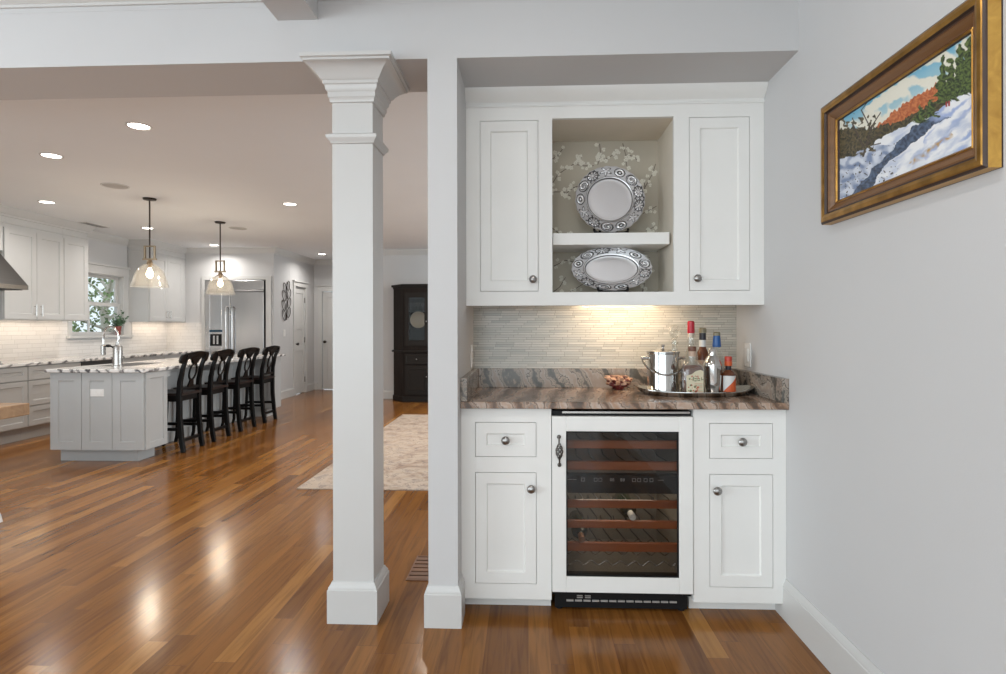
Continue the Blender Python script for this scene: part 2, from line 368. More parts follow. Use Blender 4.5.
# ================================================================== THE ROOM
XR = 1.0897; XL = -.288; YB = 2.366; YK = 3.071; YBASE = 2.486
KX = -6.09; KC = 2.57; YF = 9.5; SX = -4.24; YH = 11.31; YD = 9.9; DX = -2.87
struct('floor', MB().box(-9.5, 3.2, -4, 12.4, -.1, 0), M_FLOOR)
struct('ceiling_near', MB().box(KX-.1, XR+.1, -4, YB, 2.70, 2.8), M_CEIL)
struct('ceiling_kitchen', MB().box(KX-.1, 3.3, YB, 12.4, KC, 2.8), M_CEIL)
struct('wall_right', MB().box(XR, XR+.12, -4, 3.19, 0, 2.7), M_WALL)
struct('wall_alcove_back', MB().box(XL-.122, XR+.12, YK, YK+.12, 0, 2.34), M_WALL)
struct('wall_partition', MB().box(-.41, XL, YB, YK, 0, 2.34), M_WALL)
struct('wall_header', MB().box(KX, XR, YB, 2.70, 2.34, KC).box(XL-.122, XR, 2.70, YK+.12, 2.34, KC), M_WALL)
struct('wall_header_face', MB().box(KX, XR, YB-.001, YB+.05, KC, 2.70), M_WALL)
struct('trim_1', MB().run([(0, 2.59), (.012, 2.59), (.014, 2.60), (.03, 2.61), (.055, 2.64), (.075, 2.675), (.085, 2.70), (0, 2.70)], [(-6.0, YB), (-1.037, YB)]), M_TRIM, smooth=True)
struct('trim_2', MB().run([(0, 2.59), (.012, 2.59), (.014, 2.60), (.03, 2.61), (.055, 2.64), (.075, 2.675), (.085, 2.70), (0, 2.70)], [(-.867, YB), (XR, YB)]), M_TRIM, smooth=True)
struct('ceiling_beam', MB().box(-1.037, -.867, -2, YB, 2.512, 2.70), M_WALL)
BBP = [(0, 0), (.016, 0), (.016, .135), (.013, .138), (.013, .145), (.007, .156), (.004, .168), (0, .168)]
struct('baseboard_right', MB().run(BBP, [(XR, YBASE+.078), (XR, -3.9)][::-1][::-1]), M_TRIM, smooth=True)
struct('baseboard_partition', MB().run(BBP, [(-.41, YK+.1), (-.41, YB), (XL, YB), (XL, YBASE-.001)]), M_TRIM, smooth=True)
# kitchen shell
W0, W1, WZ0, WZ1 = 7.46, 8.44, 1.13, 2.0
struct('wall_left', MB().box(KX-.12, KX, -4, W0, 0, KC).box(KX-.12, KX, W1, YF+.1, 0, KC).box(KX-.12, KX, W0, W1, 0, WZ0).box(KX-.12, KX, W0, W1, WZ1, KC), M_WALL)
struct('wall_back', MB().box(KX, SX-.11, YF+.62, YF+.72, 0, KC).box(KX, -5.47, YF, YF+.62, 0, KC).box(-5.47, SX-.001, YF+.0, YF+.62, 2.07, KC).box(-4.275, SX-.001, YF, YF+.62, 0, 2.07), M_WALL)
struct('wall_pantry', MB().box(SX-.10, SX, YF+.62, 10.36, 0, KC).box(SX-.10, SX, 10.86, YH+.1, 0, KC).box(SX-.10, SX, 10.36, 10.86, 1.99, KC), M_WALL)
struct('wall_hall', MB().box(SX, -4.08, YH, YH+.1, 0, KC).box(-4.08, -3.3, YH, YH+.1, 1.95, KC).box(-3.3, DX, YH, YH+.1, 0, KC), M_WALL)
struct('wall_hall_right', MB().box(DX, DX+.1, YD, YH, 0, KC), M_WALL)
struct('wall_dining', MB().box(DX+.1, 3.3, YD, YD+.1, 0, KC), M_WALL)
struct('wall_dining_right', MB().box(3.2, 3.3, 3.19, YD, 0, KC), M_WALL)
KCR = [(0, 2.47), (.012, 2.47), (.015, 2.485), (.035, 2.50), (.06, 2.535), (.075, 2.55), (.08, KC), (0, KC)]
struct('trim_3', MB().run(KCR, [(KX, YF), (SX, YF), (SX, YH), (DX, YH), (DX, YD), (3.2, YD)]), M_TRIM, smooth=True)
struct('trim_4', MB().run(KCR, [(KX, 2.8), (KX, YF)]), M_TRIM, smooth=True)
KBB = [(0, 0), (.016, 0), (.016, .12), (.006, .14), (0, .14)]
struct('baseboard_pantry', MB().run(KBB, [(SX, YF), (SX, 10.28)]).run(KBB, [(SX, 10.94), (SX, YH), (-4.16, YH)]), M_TRIM)
struct('baseboard_dining', MB().run(KBB, [(DX, YH), (DX, YD), (3.2, YD)]), M_TRIM)
# tiled backsplashes of the kitchen
struct('trim_5', MB().box(KX, KX+.01, 3.5, YF, .85, WZ0-.06).box(KX, KX+.01, 3.5, W0-.06, WZ0-.06, 1.42).box(KX, KX+.01, 4.7, 6.10, 1.42, 2.0).box(KX, KX+.01, W1+.2, YF, WZ0-.06, 1.42), M_SUBX)
struct('trim_6', MB().box(KX+.01, -5.47, YF-.01, YF, .85, 1.32), M_SUBY)

# doors in the pantry wall and in the hall
def panel_door(name, x0, x1, z1, panels):
    mb = MB()
    st = .085
    mb.box(x0, x0+st, 0, .035, .012, z1).box(x1-st, x1, 0, .035, .012, z1)
    zs = [.012+.2]+[p for p in panels for _ in (0,)]+[z1-.11]
    edges = [.012, .2]
    mb.box(x0+st, x1-st, 0, .035, .012, .2)
    prev = .2
    for p in panels: mb.box(x0+st, x1-st, 0, .035, p-.05, p+.05)
    mb.box(x0+st, x1-st, 0, .035, z1-.11, z1)
    mb.box(x0+st, x1-st, .010, .028, .2, z1-.11)
    return mb
d1 = panel_door('door_1', -.24, .24, 1.98, (.85, 1.25)).build('door_1', M_TRIM, loc=(SX-.012, 10.61, 0), rotz=PI/2, bevel=.003); d1['kind'] = 'structure'
MB().lathe([(.0, 0), (.026, 0), (.026, .006), (.010, .010), (.010, .03), (.026, .04), (.028, .055), (.018, .066), (0, .068)], axis='Y', seg=16).build('door_knob', M_BRONZE, d1, smooth=True, loc=(-.19, 0, .93), rotz=PI)
for z in (.25, 1.0, 1.75): MB().box(.236, .244, -.012, .0, z-.05, z+.05).build('hinge', M_BRONZE, d1)
cas = MB().box(SX, SX+.02, 10.28, 10.36, 0, 1.99).box(SX, SX+.02, 10.86, 10.94, 0, 1.99).box(SX, SX+.025, 10.27, 10.95, 1.99, 2.07).box(SX, SX+.045, 10.25, 10.97, 2.07, 2.095)
struct('trim_7', cas, M_TRIM, bevel=.002)
d2 = panel_door('door_2', 0, .76, 1.94, (1.0,)).build('door_2', M_TRIM, loc=(-4.07, YH+.02, 0), bevel=.003); d2['kind'] = 'structure'
MB().lathe([(.0, 0), (.026, 0), (.026, .006), (.010, .010), (.010, .03), (.026, .04), (.028, .055), (.018, .066), (0, .068)], axis='Y', seg=16).build('door_knob', M_BRONZE, d2, smooth=True, loc=(.05, 0, .95), rotz=PI)
struct('trim_8', MB().box(-4.15, -4.08, YH-.02, YH, 0, 1.95).box(-3.3, -3.22, YH-.02, YH, 0, 1.95).box(-4.16, -3.21, YH-.025, YH, 1.95, 2.05).box(-4.18, -3.19, YH-.045, YH, 2.05, 2.075), M_TRIM, bevel=.002)

# kitchen window
wo = bpy.data.objects.new('window_1', None); C.objects.link(wo); wo.location = (KX, (W0+W1)/2, WZ0); wo['kind'] = 'structure'
wo.rotation_euler = (0, 0, PI/2); ww = (W1-W0)/2; wh = WZ1-WZ0
MB().box(-ww-.07, -ww, -.02, 0, -.03, wh+.02).box(ww, ww+.15, -.02, 0, -.03, wh+.02).box(-ww-.08, ww+.155, -.028, 0, wh, wh+.12).box(-ww-.11, ww+.17, -.05, 0, wh+.12, wh+.15).build('window_casing', M_TRIM, wo, bevel=.003)
MB().box(-ww-.1, ww+.17, -.06, .12, -.035, 0).build('window_sill', M_TRIM, wo, bevel=.003)
hz = wh*.5
def sash(z0, z1, y, mull=True):
    m = MB().box(-ww+.012, -ww+.055, y, y+.03, z0, z1).box(ww-.055, ww-.012, y, y+.03, z0, z1).box(-ww+.055, ww-.055, y, y+.03, z0, z0+.05).box(-ww+.055, ww-.055, y, y+.03, z1-.045, z1)
    m.box(-.14, -.118, y+.004, y+.026, z0+.05, z1-.045); return m
f1 = sash(.0, hz+.03, .03).build('window_sash', M_TRIM, wo); MB().box(-ww+.055, ww-.055, .043, .047, .05, hz-.015).build('pane', M_PANE, f1)
f2 = sash(hz-.01, wh, .065).build('window_sash', M_TRIM, wo); MB().box(-ww+.055, ww-.055, .078, .082, hz+.04, wh-.045).build('pane', M_PANE, f2)
MB().box(-ww, -ww+.012, 0, .12, 0, wh).box(ww-.012, ww, 0, .12, 0, wh).box(-ww, ww, 0, .12, wh-.012, wh).build('window_jamb', M_TRIM, wo)

# garden tree outside the kitchen window
tr = thing('garden_tree', 'pale-branched leafy tree seen through the kitchen window', 'tree', (-9.2, 12.2, 0))
tb = MB()
tb.tube([(0, 0, 0), (.05, .05, .8), (-.1, .1, 1.6), (.1, .2, 2.6), (.3, .3, 3.6)], [.12, .1, .08, .06, .03])
for i in range(22):
    z = .5+i*.12; a = random.uniform(0, 2*PI); L = random.uniform(.9, 1.7)
    p0 = Vector((random.uniform(-.08, .08), random.uniform(-.05, .15), z)); d = Vector((math.cos(a), math.sin(a), random.uniform(.3, 1.1))).normalized()
    tb.tube([p0, p0+d*L*.5+Vector((0, 0, .05)), p0+d*L], [.035, .025, .01], 6)
tb.build('branches', M_BARK, tr, smooth=True)
lf = MB()
for i in range(8000):
    a = random.uniform(0, 2*PI); r = 1.9*math.sqrt(random.random()); z = random.uniform(.1, 3.7)
    c = Vector((r*math.cos(a), r*math.sin(a), z))
    if noise.noise(c*1.6) < -.12: continue
    u = Vector((random.gauss(0, 1), random.gauss(0, 1), random.gauss(0, 1))).normalized(); v = u.orthogonal().normalized(); s = random.uniform(.025, .06)
    lf.add([c-u*s, c+v*s*.5, c+u*s, c-v*s*.5], [(0, 1, 2, 3)])
lf.build('foliage', M_TREEL, tr, fix=False)
struct('garden_ground', MB().box(-18, KX-.3, 4, 24, -.4, -.3), mat('lawn', (.12, .18, .07), .9, vary=(3, .3)))

# ================================================================== COLUMN
col = thing('square_column', 'white square column with flared crown capital and tall plinth at the kitchen opening', 'column', (-.7305, 2.4735, 0))
h = .0855
MB().box(-h, h, -h, h, 0, 2.34).build('shaft', M_TRIM, col)
sq = [(-h, -h), (h, -h), (h, h), (-h, h)]   # counter-clockwise: right of travel is outward
MB().run([(0, 0), (.020, 0), (.020, .137), (.016, .141), (.016, .148), (.008, .160), (.005, .168), (0, .168)], sq, True).build('plinth', M_TRIM, col, smooth=True)
MB().run([(0, 2.000), (.006, 2.003), (.009, 2.012), (.018, 2.020), (.021, 2.026), (.021, 2.036), (.014, 2.041), (0, 2.043)], sq, True).build('neck_moulding', M_TRIM, col, smooth=True)
MB().run([(0, 2.172), (.007, 2.174), (.010, 2.190), (.014, 2.194), (.014, 2.214), (.022, 2.224), (.024, 2.240), (.030, 2.244), (.030, 2.256), (.038, 2.262), (.045, 2.275), (.062, 2.294), (.084, 2.311), (.092, 2.314), (.092, 2.322), (.100, 2.326), (.102, 2.34), (0, 2.34)], sq, True).build('capital', M_TRIM, col, smooth=True)

# ================================================================== BAR CABINETS
def knob(parent, x, z, y=0, r=.0185, m=None):
    return MB().lathe([(.0, 0), (.009, 0), (.008, -.003), (.0055, -.008), (.0065, -.014), (r*.95, -.018), (r, -.022), (r*.85, -.027), (r*.45, -.0305), (0, -.0315)], axis='Y', seg=20).build('knob', m or M_PEWT, parent, smooth=True, loc=(x, y, z))
def face(mb, x0, x1, z0, z1, ops, y0, t):
    xs = sorted({x0, x1, *[o[0] for o in ops], *[o[1] for o in ops]}); zs = sorted({z0, z1, *[o[2] for o in ops], *[o[3] for o in ops]})
    for a, b in zip(xs, xs[1:]):
        run = None
        for c, d in zip(zs, zs[1:]):
            mx, mz = (a+b)/2, (c+d)/2
            if any(o[0] < mx < o[1] and o[2] < mz < o[3] for o in ops):
                if run: mb.box(a, b, y0, y0+t, *run); run = None
            else: run = (run[0], d) if run else (c, d)
        if run: mb.box(a, b, y0, y0+t, *run)
    return mb
G = .0022
def base_unit(label, x0, x1, dx0, dx1, kn, z0=.062, z1=.885):
    t = thing('base_cabinet', label, 'cabinet', ((x0+x1)/2, YBASE, 0), 0); c = (x0+x1)/2
    ops = [(dx0-c, dx1-c, .127, .607), (dx0-c, dx1-c, .673, .823)]
    b = face(MB(), x0-c, x1-c, z0, z1, ops, 0, .02)
    b.box(x0-c, x0-c+.018, .02, .56, z0, z1).box(x1-c-.018, x1-c, .02, .56, z0, z1).box(x0-c+.018, x1-c-.018, .024, .56, z0, z1-.02)
    b.build('body', M_CAB, t)
    MB().box(x0-c, x1-c, .075, .095, 0, z0).build('toe_kick', M_CAB, t)
    a0, a1 = dx0-c+G, dx1-c-G
    d = MB().shaker(a0, a1, .673+G, .823-G, 0, .02, .047).build('drawer', M_CAB, t); knob(d, (a0+a1)/2, .747)
    d = MB().shaker(a0, a1, .127+G, .607-G, 0, .02, .047).build('door', M_CAB, t); knob(d, kn-c, .540)
    return t
base_unit('white base cabinet left of the wine cooler, one drawer over a door', XL+.0005, .101, -.227, .037, .014)
base_unit('white base cabinet right of the wine cooler against the wall', .703, XR-.0005, .770, 1.035, .798)

# upper bar cabinet
YU = 2.7076
uc = thing('wall_cabinet', 'white upper bar cabinet with two doors around an open display niche', 'cabinet', (0, YU, 1.333))
ops = [(-.222, .052, .066, .868), (.749, 1.025, .066, .868), (.117, .679, .062, .874)]
b = face(MB(), XL+.0005, XR-.0005, 0, .93, ops, 0, .02)
b.box(XL+.0005, .117, .024, .355, .040, .93).box(.684, XR-.0005, .024, .355, .040, .93).box(.117, .684, .02, .355, .040, .062).box(.117, .684, .02, .355, .874, .93)
b.build('body', M_CAB, uc)
lin = MB().box(.1171, .1175, .02, .34, .062, .874).box(.6835, .684, .02, .34, .062, .874).box(.1175, .6835, .021, .34, .8735, .874).build('niche_lining', mat('niche_lit_paint', (.76, .70, .60), .45), uc)  # taupe lining brightened in its colour, standing in for warm light inside the niche
MB().run([(0, .93), (.006, .93), (.008, .937), (.004, .942), (.004, .95), (.012, .957), (.026, .968), (.040, .985), (.047, .997), (.050, 1.0065), (0, 1.0065)], [(XL+.0005, 0), (XR-.0005, 0)]).build('crown_moulding', M_CAB, uc, smooth=True)
MB().box(XL+.0005, XR-.0005, 0, .355, .93, 1.0065).build('top_board', M_CAB, uc)
for a0, a1, kx in ((-.222, .052, .026), (.749, 1.025, .782)):
    d = MB().shaker(a0+G, a1-G, .066+G, .868-G, 0, .02, .047).build('door', M_CAB, uc); knob(d, kx, .122)
MB().box(.1215, .672, .055, .34, .291, .347).build('shelf', M_CAB, uc, bevel=.002)
# wallpaper with blossom branches
wp = MB().box(.117, .684, .340, .3549, .062, .874)
rnd = random.Random(3)
def flower(x, z, r):
    dd = rnd.uniform(0, .0006)
    for k in range(5):
        a = 2*PI*k/5+rnd.random(); cx, cz = x+r*.6*math.cos(a), z+r*.6*math.sin(a)
        wp.prism([(cx+r*.5*math.cos(q*PI/3), cz+r*.5*math.sin(q*PI/3)) for q in range(6)], .3390-dd-k*.00004, .3398, 'XZ', 2)
def branch(pts, w):
    for p, q in zip(pts, pts[1:]):
        d = Vector((q[0]-p[0], q[1]-p[1])); nn = Vector((-d.y, d.x)).normalized()*w/2
        wp.prism([(p[0]-nn.x, p[1]-nn.y), (q[0]-nn.x*.7, q[1]-nn.y*.7), (q[0]+nn.x*.7, q[1]+nn.y*.7), (p[0]+nn.x, p[1]+nn.y)], .3394, .3399, 'XZ', 1)
BR = [[(.125, .64), (.16, .70), (.21, .735), (.27, .77), (.29, .80)], [(.24, .755), (.30, .745), (.35, .745)], [(.125, .61), (.19, .61), (.23, .585)], [(.125, .78), (.16, .80), (.19, .84)], [(.52, .80), (.56, .79), (.58, .76)], [(.41, .78), (.45, .80), (.46, .83)],
      [(.19, .59), (.24, .63), (.30, .65)], [(.118, .43), (.17, .39), (.235, .375)], [(.60, .56), (.615, .62), (.61, .67)], [(.61, .62), (.655, .70), (.67, .75)],
      [(.60, .49), (.64, .51), (.675, .53)], [(.62, .40), (.66, .42), (.68, .41)], [(.50, .86), (.515, .80), (.52, .74)], [(.38, .86), (.385, .80), (.37, .75)],
      [(.118, .07), (.17, .11), (.20, .16)], [(.22, .08), (.30, .13), (.33, .2)], [(.60, .08), (.62, .16), (.65, .22)], [(.14, .22), (.2, .25), (.25, .24)], [(.5, .25), (.58, .27), (.64, .26)]]
for bpts in BR:
    branch(bpts, .0045)
    for p, q in zip(bpts, bpts[1:]):
        for _ in range(4):
            s = rnd.random(); x = p[0]+(q[0]-p[0])*s+rnd.uniform(-.022, .022); z = p[1]+(q[1]-p[1])*s+rnd.uniform(-.022, .022)
            if .125 < x < .676 and .07 < z < .866: flower(x, z, rnd.uniform(.007, .012))
wp.build('wallpaper_panel', [M_PAPER, M_BRANCH, M_BLOSSOM], uc, fix=False)
# lamp under the upper cabinet
lamp = thing('under_cabinet_lamp', 'slim lamp fixed beneath the upper bar cabinet, lighting the mosaic', 'lamp', (.50, 2.86, 1.373))
MB().box(-.20, .20, -.02, .02, -.012, 0).build('housing', M_PLAST, lamp); MB().box(-.19, .19, -.014, .014, -.0135, -.012).build('lens', M_STRIP, lamp)
area('bar_lamp_light', (.50, 2.875, 1.356), .42, 1.7, (1, .76, .52), (.75, 0, 0), .03)

# mosaic tile
struct('trim_9', MB().box(XL, XR, YK-.008, YK, .914, 1.372), M_MOSAIC)

# countertop
ct = thing('bar_countertop', 'brown and grey veined granite bar top with upstands', 'countertop', (.4, 2.76, .885))
YC = 2.454
MB().box(XL-.4+.0005, XR-.4-.0005, YC-2.76, YK-.008-2.76, 0, .029).build('slab', M_GRAN, ct, bevel=.003)
M_GRAN2 = granite('brown_granite_upstand', [(.14, (.035, .037, .033)), (.27, (.13, .12, .105)), (.36, (.34, .28, .23)), (.44, (.17, .16, .14)), (.52, (.40, .33, .27)), (.60, (.06, .05, .042)), (.68, (.36, .32, .28)), (.9, (.27, .20, .155))], (1.1, 1.1, .8), (0, .75, .25), 8.5, 3.0, .2)
MB().box(XL-.4+.0305, XR-.4-.0305, YK-.038-2.76, YK-.0085-2.76, .029, .130).build('back_upstand', M_GRAN2, ct, bevel=.002)
MB().box(XL-.4+.0005, XL-.4+.030, YC-2.76+.002, YK-.0085-2.76, .029, .130).build('side_upstand', M_GRAN2, ct, bevel=.002)
MB().box(XR-.4-.030, XR-.4-.0005, YC-2.76+.002, YK-.0085-2.76, .029, .130).build('side_upstand', M_GRAN2, ct, bevel=.002)

# ================================================================== WINE COOLER
wc = thing('wine_cooler', 'white-framed glass-door wine cooler between the two base cabinets', 'wine cooler', (.402, 2.48, 0))
b = MB().box(-.297, .297, .035, .07, .075, .16).box(-.297, -.262, .03, .55, .075, .87).box(.262, .297, .03, .55, .075, .87).box(-.262, .262, .52, .55, .075, .87).box(-.262, .262, .03, .52, .81, .87).box(-.262, .262, .07, .52, .075, .135)
b.build('body', M_RUBBER, wc)
MB().box(-.255, .285, -.004, .03, .864, .872).build('top_trim', M_NICKEL, wc)
MB().box(-.262, -.258, .04, .52, .135, .81).box(.258, .262, .04, .52, .135, .81).box(-.258, .258, .516, .52, .135, .81).box(-.258, .258, .04, .516, .135, .139).build('liner', mat('cooler_liner', (.24, .22, .185), .5), wc)
dr = face(MB(), -.298, .298, .097, .850, [(-.238, .240, .164, .786)], 0, .03).build('door', M_CAB, wc, bevel=.002)
MB().box(-.2375, .2395, .010, .016, .1645, .7855).build('glass_pane', M_COOLG, dr)
face(MB(), -.2375, .2395, .1645, .7855, [(-.232, .234, .170, .780)], .006, .012).build('gasket', M_RUBBER, dr)
hd = MB()
hd.lathe([(0, 0), (.008, 0), (.009, -.004), (.005, -.008), (0, -.010)], axis='Y', cx=-.269, cz=.7625, seg=12).lathe([(0, 0), (.008, 0), (.009, -.004), (.005, -.008), (0, -.010)], axis='Y', cx=-.267, cz=.643, seg=12)
hd.tube([(-.269, -.006, .762), (-.269, -.016, .745), (-.268, -.018, .735)], .0035).tube([(-.267, -.006, .643), (-.267, -.016, .66), (-.268, -.018, .672)], .0035)
for k in range(5):
    a0 = 2*PI*k/5; pts = []
    for i in range(15):
        u = i/14; a = a0+u*PI*1.5; r = .0125*math.sin(PI*u)+.002; pts.append((-.268+r*math.cos(a), -.020+r*math.sin(a)*.8, .738-u*.068))
    hd.tube(pts, .0028, 6)
hd.lathe([(0, -.006), (.005, 0), (0, .006)], cx=-.268, cy=-.02, cz=.704, seg=8)
hd.build('handle', mat('wrought_iron', (.16, .15, .14), .3, .95), dr, smooth=True)
for i, (z0, z1, yy) in enumerate(((.700, .736, .06), (.606, .644, .06), (.440, .474, .06), (.352, .384, .06), (.250, .288, .06))):
    sh = MB().box(-.255, .255, yy, yy+.02, z0, z1)
    sh.build('shelf', M_WOODSH, wc, bevel=.003)
    rk = MB()
    for j in range(8):
        x = -.225+j*.064; rk.tube([(x, yy+.01, z0+.012), (x+.008, yy+.10, z0+.016), (x-.008, yy+.24, z0+.012), (x, yy+.42, z0+.02)], .0028, 6)
    rk.build('shelf_wires', M_RUBBER, wc, smooth=True)
wv = MB()
for yy in (.10, .22, .36): wv.tube([(-.25+i*.01, yy, .185+.010*math.cos(i*.01/.064*2*PI)) for i in range(51)], .0025, 6)
wv.build('wavy_rack', M_NICKEL, wc, smooth=True)
area('cooler_led', (.402, 2.72, .518), .35, .9, (1, .86, .66), (0, 0, 0), .2)
ic = MB().box(-.255, .255, .045, .09, .510, .588)
def digit8(x, z, w=.007, hh=.012, mi=1):
    t = .0015
    for (a, b_, c, d) in ((x, x+w, z, z+t), (x, x+w, z+hh/2-t/2, z+hh/2+t/2), (x, x+w, z+hh-t, z+hh), (x, x+t, z, z+hh), (x+w-t, x+w, z, z+hh)): ic.box(a, b_, .0435, .045, c, d, mi)
for x in (-.045, -.035, .0, .010): digit8(x, .563)
for x in (-.17, -.115, -.095, .05, .072, .10, .125):
    for (a, b_, c, d) in ((x, x+.015, .561, .5625), (x, x+.015, .5745, .576), (x, x+.0015, .561, .576), (x+.0135, x+.015, .561, .576)): ic.box(a, b_, .0435, .045, c, d, 1)
ic.box(-.235, -.19, .0435, .045, .568, .5695, 1).box(.16, .185, .0435, .045, .568, .5695, 1)
ic.build('control_panel', [M_RUBBER, mat('icon_print', (.6, .6, .6), .5)], wc)
gr = MB().box(-.285, .285, .045, .06, .012, .072)
for i in range(13): gr.box(-.235+i*.037, -.235+i*.037+.030, .040, .0455, .040, .047, 1)
for i in range(4): gr.box(-.19+(i % 2)*.035, -.165+(i % 2)*.035, .040, .0455, .055+(i//2)*.008, .058+(i//2)*.008, 1)
gr.build('kick_grille', [M_RUBBER, mat('grille_slots', (.55, .54, .52), .4, .6)], wc, fix=True)
for x in (-.265, .265): MB().lathe([(.016, 0), (.016, .012), (.008, .014), (.008, .05)], seg=12, cx=x, cy=.07).build('foot', M_RUBBER, wc, smooth=True)

def wine_bottle(label, x, y, z, capm, glassm):
    t = thing('wine_bottle', label, 'bottle', (x, y, z), 0, None)
    MB().lathe([(0, .30), (.034, .30), (.036, .295), (.036, .11), (.030, .09), (.014, .07), (.014, .02)], axis='Y', seg=20).build('bottle_body', glassm, t, smooth=True)
    MB().lathe([(.0, .0), (.013, .0), (.0145, .003), (.0145, .05), (.014, .055)], axis='Y', seg=20, cap=False).build('cap', capm, t, smooth=True)
M_GRNGL = mat('dark_bottle_glass', (.012, .02, .012), .08)
wine_bottle('wine bottle with white capsule lying on the middle cooler shelf', .455, 2.528, .405, mat('white_foil', (.8, .78, .72), .35), M_GRNGL)
wine_bottle('wine bottle with copper capsule lying on the lower cooler shelf', .235, 2.53, .305, mat('copper_foil', (.34, .17, .10), .35, .5), M_GRNGL)

# ================================================================== PLATES
def motif(a, t, seed, n):
    # signed value >0 inside a raised motif (starfish, shell, spiral, ring) on the rim; a angle, t 0..1 across the rim
    k = a/(2*PI)*n; i = int(math.floor(k)) % n; u = (k-math.floor(k)-.5)*1.15; v = (t-.5)*1.1
    r = math.hypot(u, v); th = math.atan2(v, u)+i*1.3; kind = (i*5+seed) % 4
    if kind == 0: return (.30+.17*math.cos(5*th))-r
    if kind == 1: return (.44-r) if math.cos(9*th) > -.55 or r < .12 else -.05
    if kind == 2: return .13-abs(((r*2.6-th/(2*PI)) % 1)-.5)*.55 if r < .45 else .45-r
    return .10-abs(r-.30) if r > .15 else .12-r
def patina_metal():
    m, n, l, b = newmat('silver_plate_metal'); at = n.new('ShaderNodeAttribute'); at.attribute_name = 'Patina'
    l.new(at.outputs['Color'], b.inputs['Base Color']); b.inputs['Metallic'].default_value = .92; b.inputs['Roughness'].default_value = .30; return m
M_PLATE = patina_metal()
def rim_plate(name, label, x, y, z, ra, rb, ri, seed, tilt, n=17):
    t = thing(name, label, 'plate', (x, y, z)); t.rotation_euler = (tilt, 0, 0)
    seg = 480; vs = []; fs = []; cols = []; prof = []
    for q in (0, .2, .4, .6, .8, .93): prof.append((q*ri, .012, None))
    prof += [(ri*.975, .011, 0), (ri*.99, .006, 0), (ri, .002, None), (ri+.018, .0005, None), (ri+.034, .003, 0)]
    K = 30
    for i in range(K+1): s_ = i/K; prof.append((ri+.04+(1-ri-.05)*s_, .003-.006*s_, (s_,)))
    prof += [(.995, -.004, None), (1.0, -.001, None), (.99, .002, None), (ri, .016, None), (0, .017, None)]
    for (q, yy, s_) in prof:
        for k in range(seg):
            a = 2*PI*k/seg; y2 = yy; col = .80; q2 = q
            if isinstance(s_, tuple):
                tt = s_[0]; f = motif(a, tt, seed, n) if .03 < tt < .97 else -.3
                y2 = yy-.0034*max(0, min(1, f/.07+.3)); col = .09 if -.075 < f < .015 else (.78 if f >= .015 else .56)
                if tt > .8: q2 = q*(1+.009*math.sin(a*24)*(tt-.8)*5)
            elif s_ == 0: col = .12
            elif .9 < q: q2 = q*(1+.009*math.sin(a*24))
            vs.append((ra*q2*math.cos(a), y2, rb*(q2 if q > ri or ra == rb else q2*.93)*math.sin(a))); cols.append(col)
    m = len(prof)
    for i in range(m-1):
        for k in range(seg): k2 = (k+1) % seg; fs.append((i*seg+k, i*seg+k2, (i+1)*seg+k2, (i+1)*seg+k))
    o = MB().add(vs, fs).build('plate_body', M_PLATE, t, smooth=True)
    ca_ = o.data.color_attributes.new('Patina', 'FLOAT_COLOR', 'POINT'); ca_.data.foreach_set('color', [x_ for c in cols for x_ in (c, c, c*1.02, 1.0)])
    return t
def plate_stand(label, x, y, z, w, tilt):
    t = thing('plate_stand', label, 'plate stand', (x, y, z))
    for s in (-1, 1):
        X = s*w
        MB().tube([(X*1.25, -.030, .028), (X*1.2, -.040, .014), (X, -.036, .006), (X*.9, -.01, .005), (X*.8, .05, .005), (X*.7, .085, .006), (X*.6, .072, .05), (X*.45, .06, .115)], .0065, 8).build('easel_side', M_RUBBER, t, smooth=True)
    MB().tube([(-w*1.2, -.042, .016), (-w*.9, -.044, .008), (0, -.044, .006), (w*.9, -.044, .008), (w*1.2, -.042, .016)], .0055, 8).build('front_rail', M_RUBBER, t, smooth=True)
    MB().tube([(-w*.62, .07, .06), (w*.62, .07, .06)], .003, 8).build('cross_rail', M_RUBBER, t, smooth=True)
ZS = 1.333+.347
rim_plate('round_plate', 'round silver charger with shell and starfish rim, on the niche shelf', .408, 2.870, ZS+.013+.171, .171, .171, .66, 1, -.16, 13)
plate_stand('black easel under the round silver charger', .408, 2.865, ZS, .066, .1)
rim_plate('oval_platter', 'oval silver platter with starfish rim, standing below the shelf', .414, 2.860, 1.395+.012+.113, .197, .113, .67, 2, -.2, 12)
plate_stand('black easel under the oval silver platter', .414, 2.855, 1.395, .058, .1)

# ================================================================== TRAY AND BOTTLES
ZT = .914
ty = thing('serving_tray', 'oval silver tray holding the bottles on the granite bar', 'tray', (.785, 2.785, ZT))
tm = MB(); seg = 72; vs = []; fs = []
prof = [(0, .004), (.8, .004), (.86, .006), (.93, .012), (1.0, .022), (1.02, .024), (1.02, .021), (.94, .008), (.86, .0), (0, .0)]
for q, z in prof:
    for k in range(seg):
        a = 2*PI*k/seg; e = abs(math.cos(a))**6*max(0, q-.8)*.075
        vs.append((.275*q*math.cos(a), .165*q*math.sin(a), z+e))
for i in range(len(prof)-1):
    for k in range(seg): k2 = (k+1) % seg; fs.append((i*seg+k, i*seg+k2, (i+1)*seg+k2, (i+1)*seg+k))
tm.add(vs, fs).build('tray_body', M_SILV, ty, smooth=True)
ZB = ZT+.0045
bk = thing('ice_bucket', 'polished silver lidded ice bucket with swing handle, at left on the tray', 'ice bucket', (.645, 2.785, ZB))
MB().lathe([(0, 0), (.072, 0), (.075, .004), (.074, .01), (.074, .185), (.078, .190), (.078, .194), (.070, .194)], seg=48).build('bucket_body', M_SILV, bk, smooth=True)
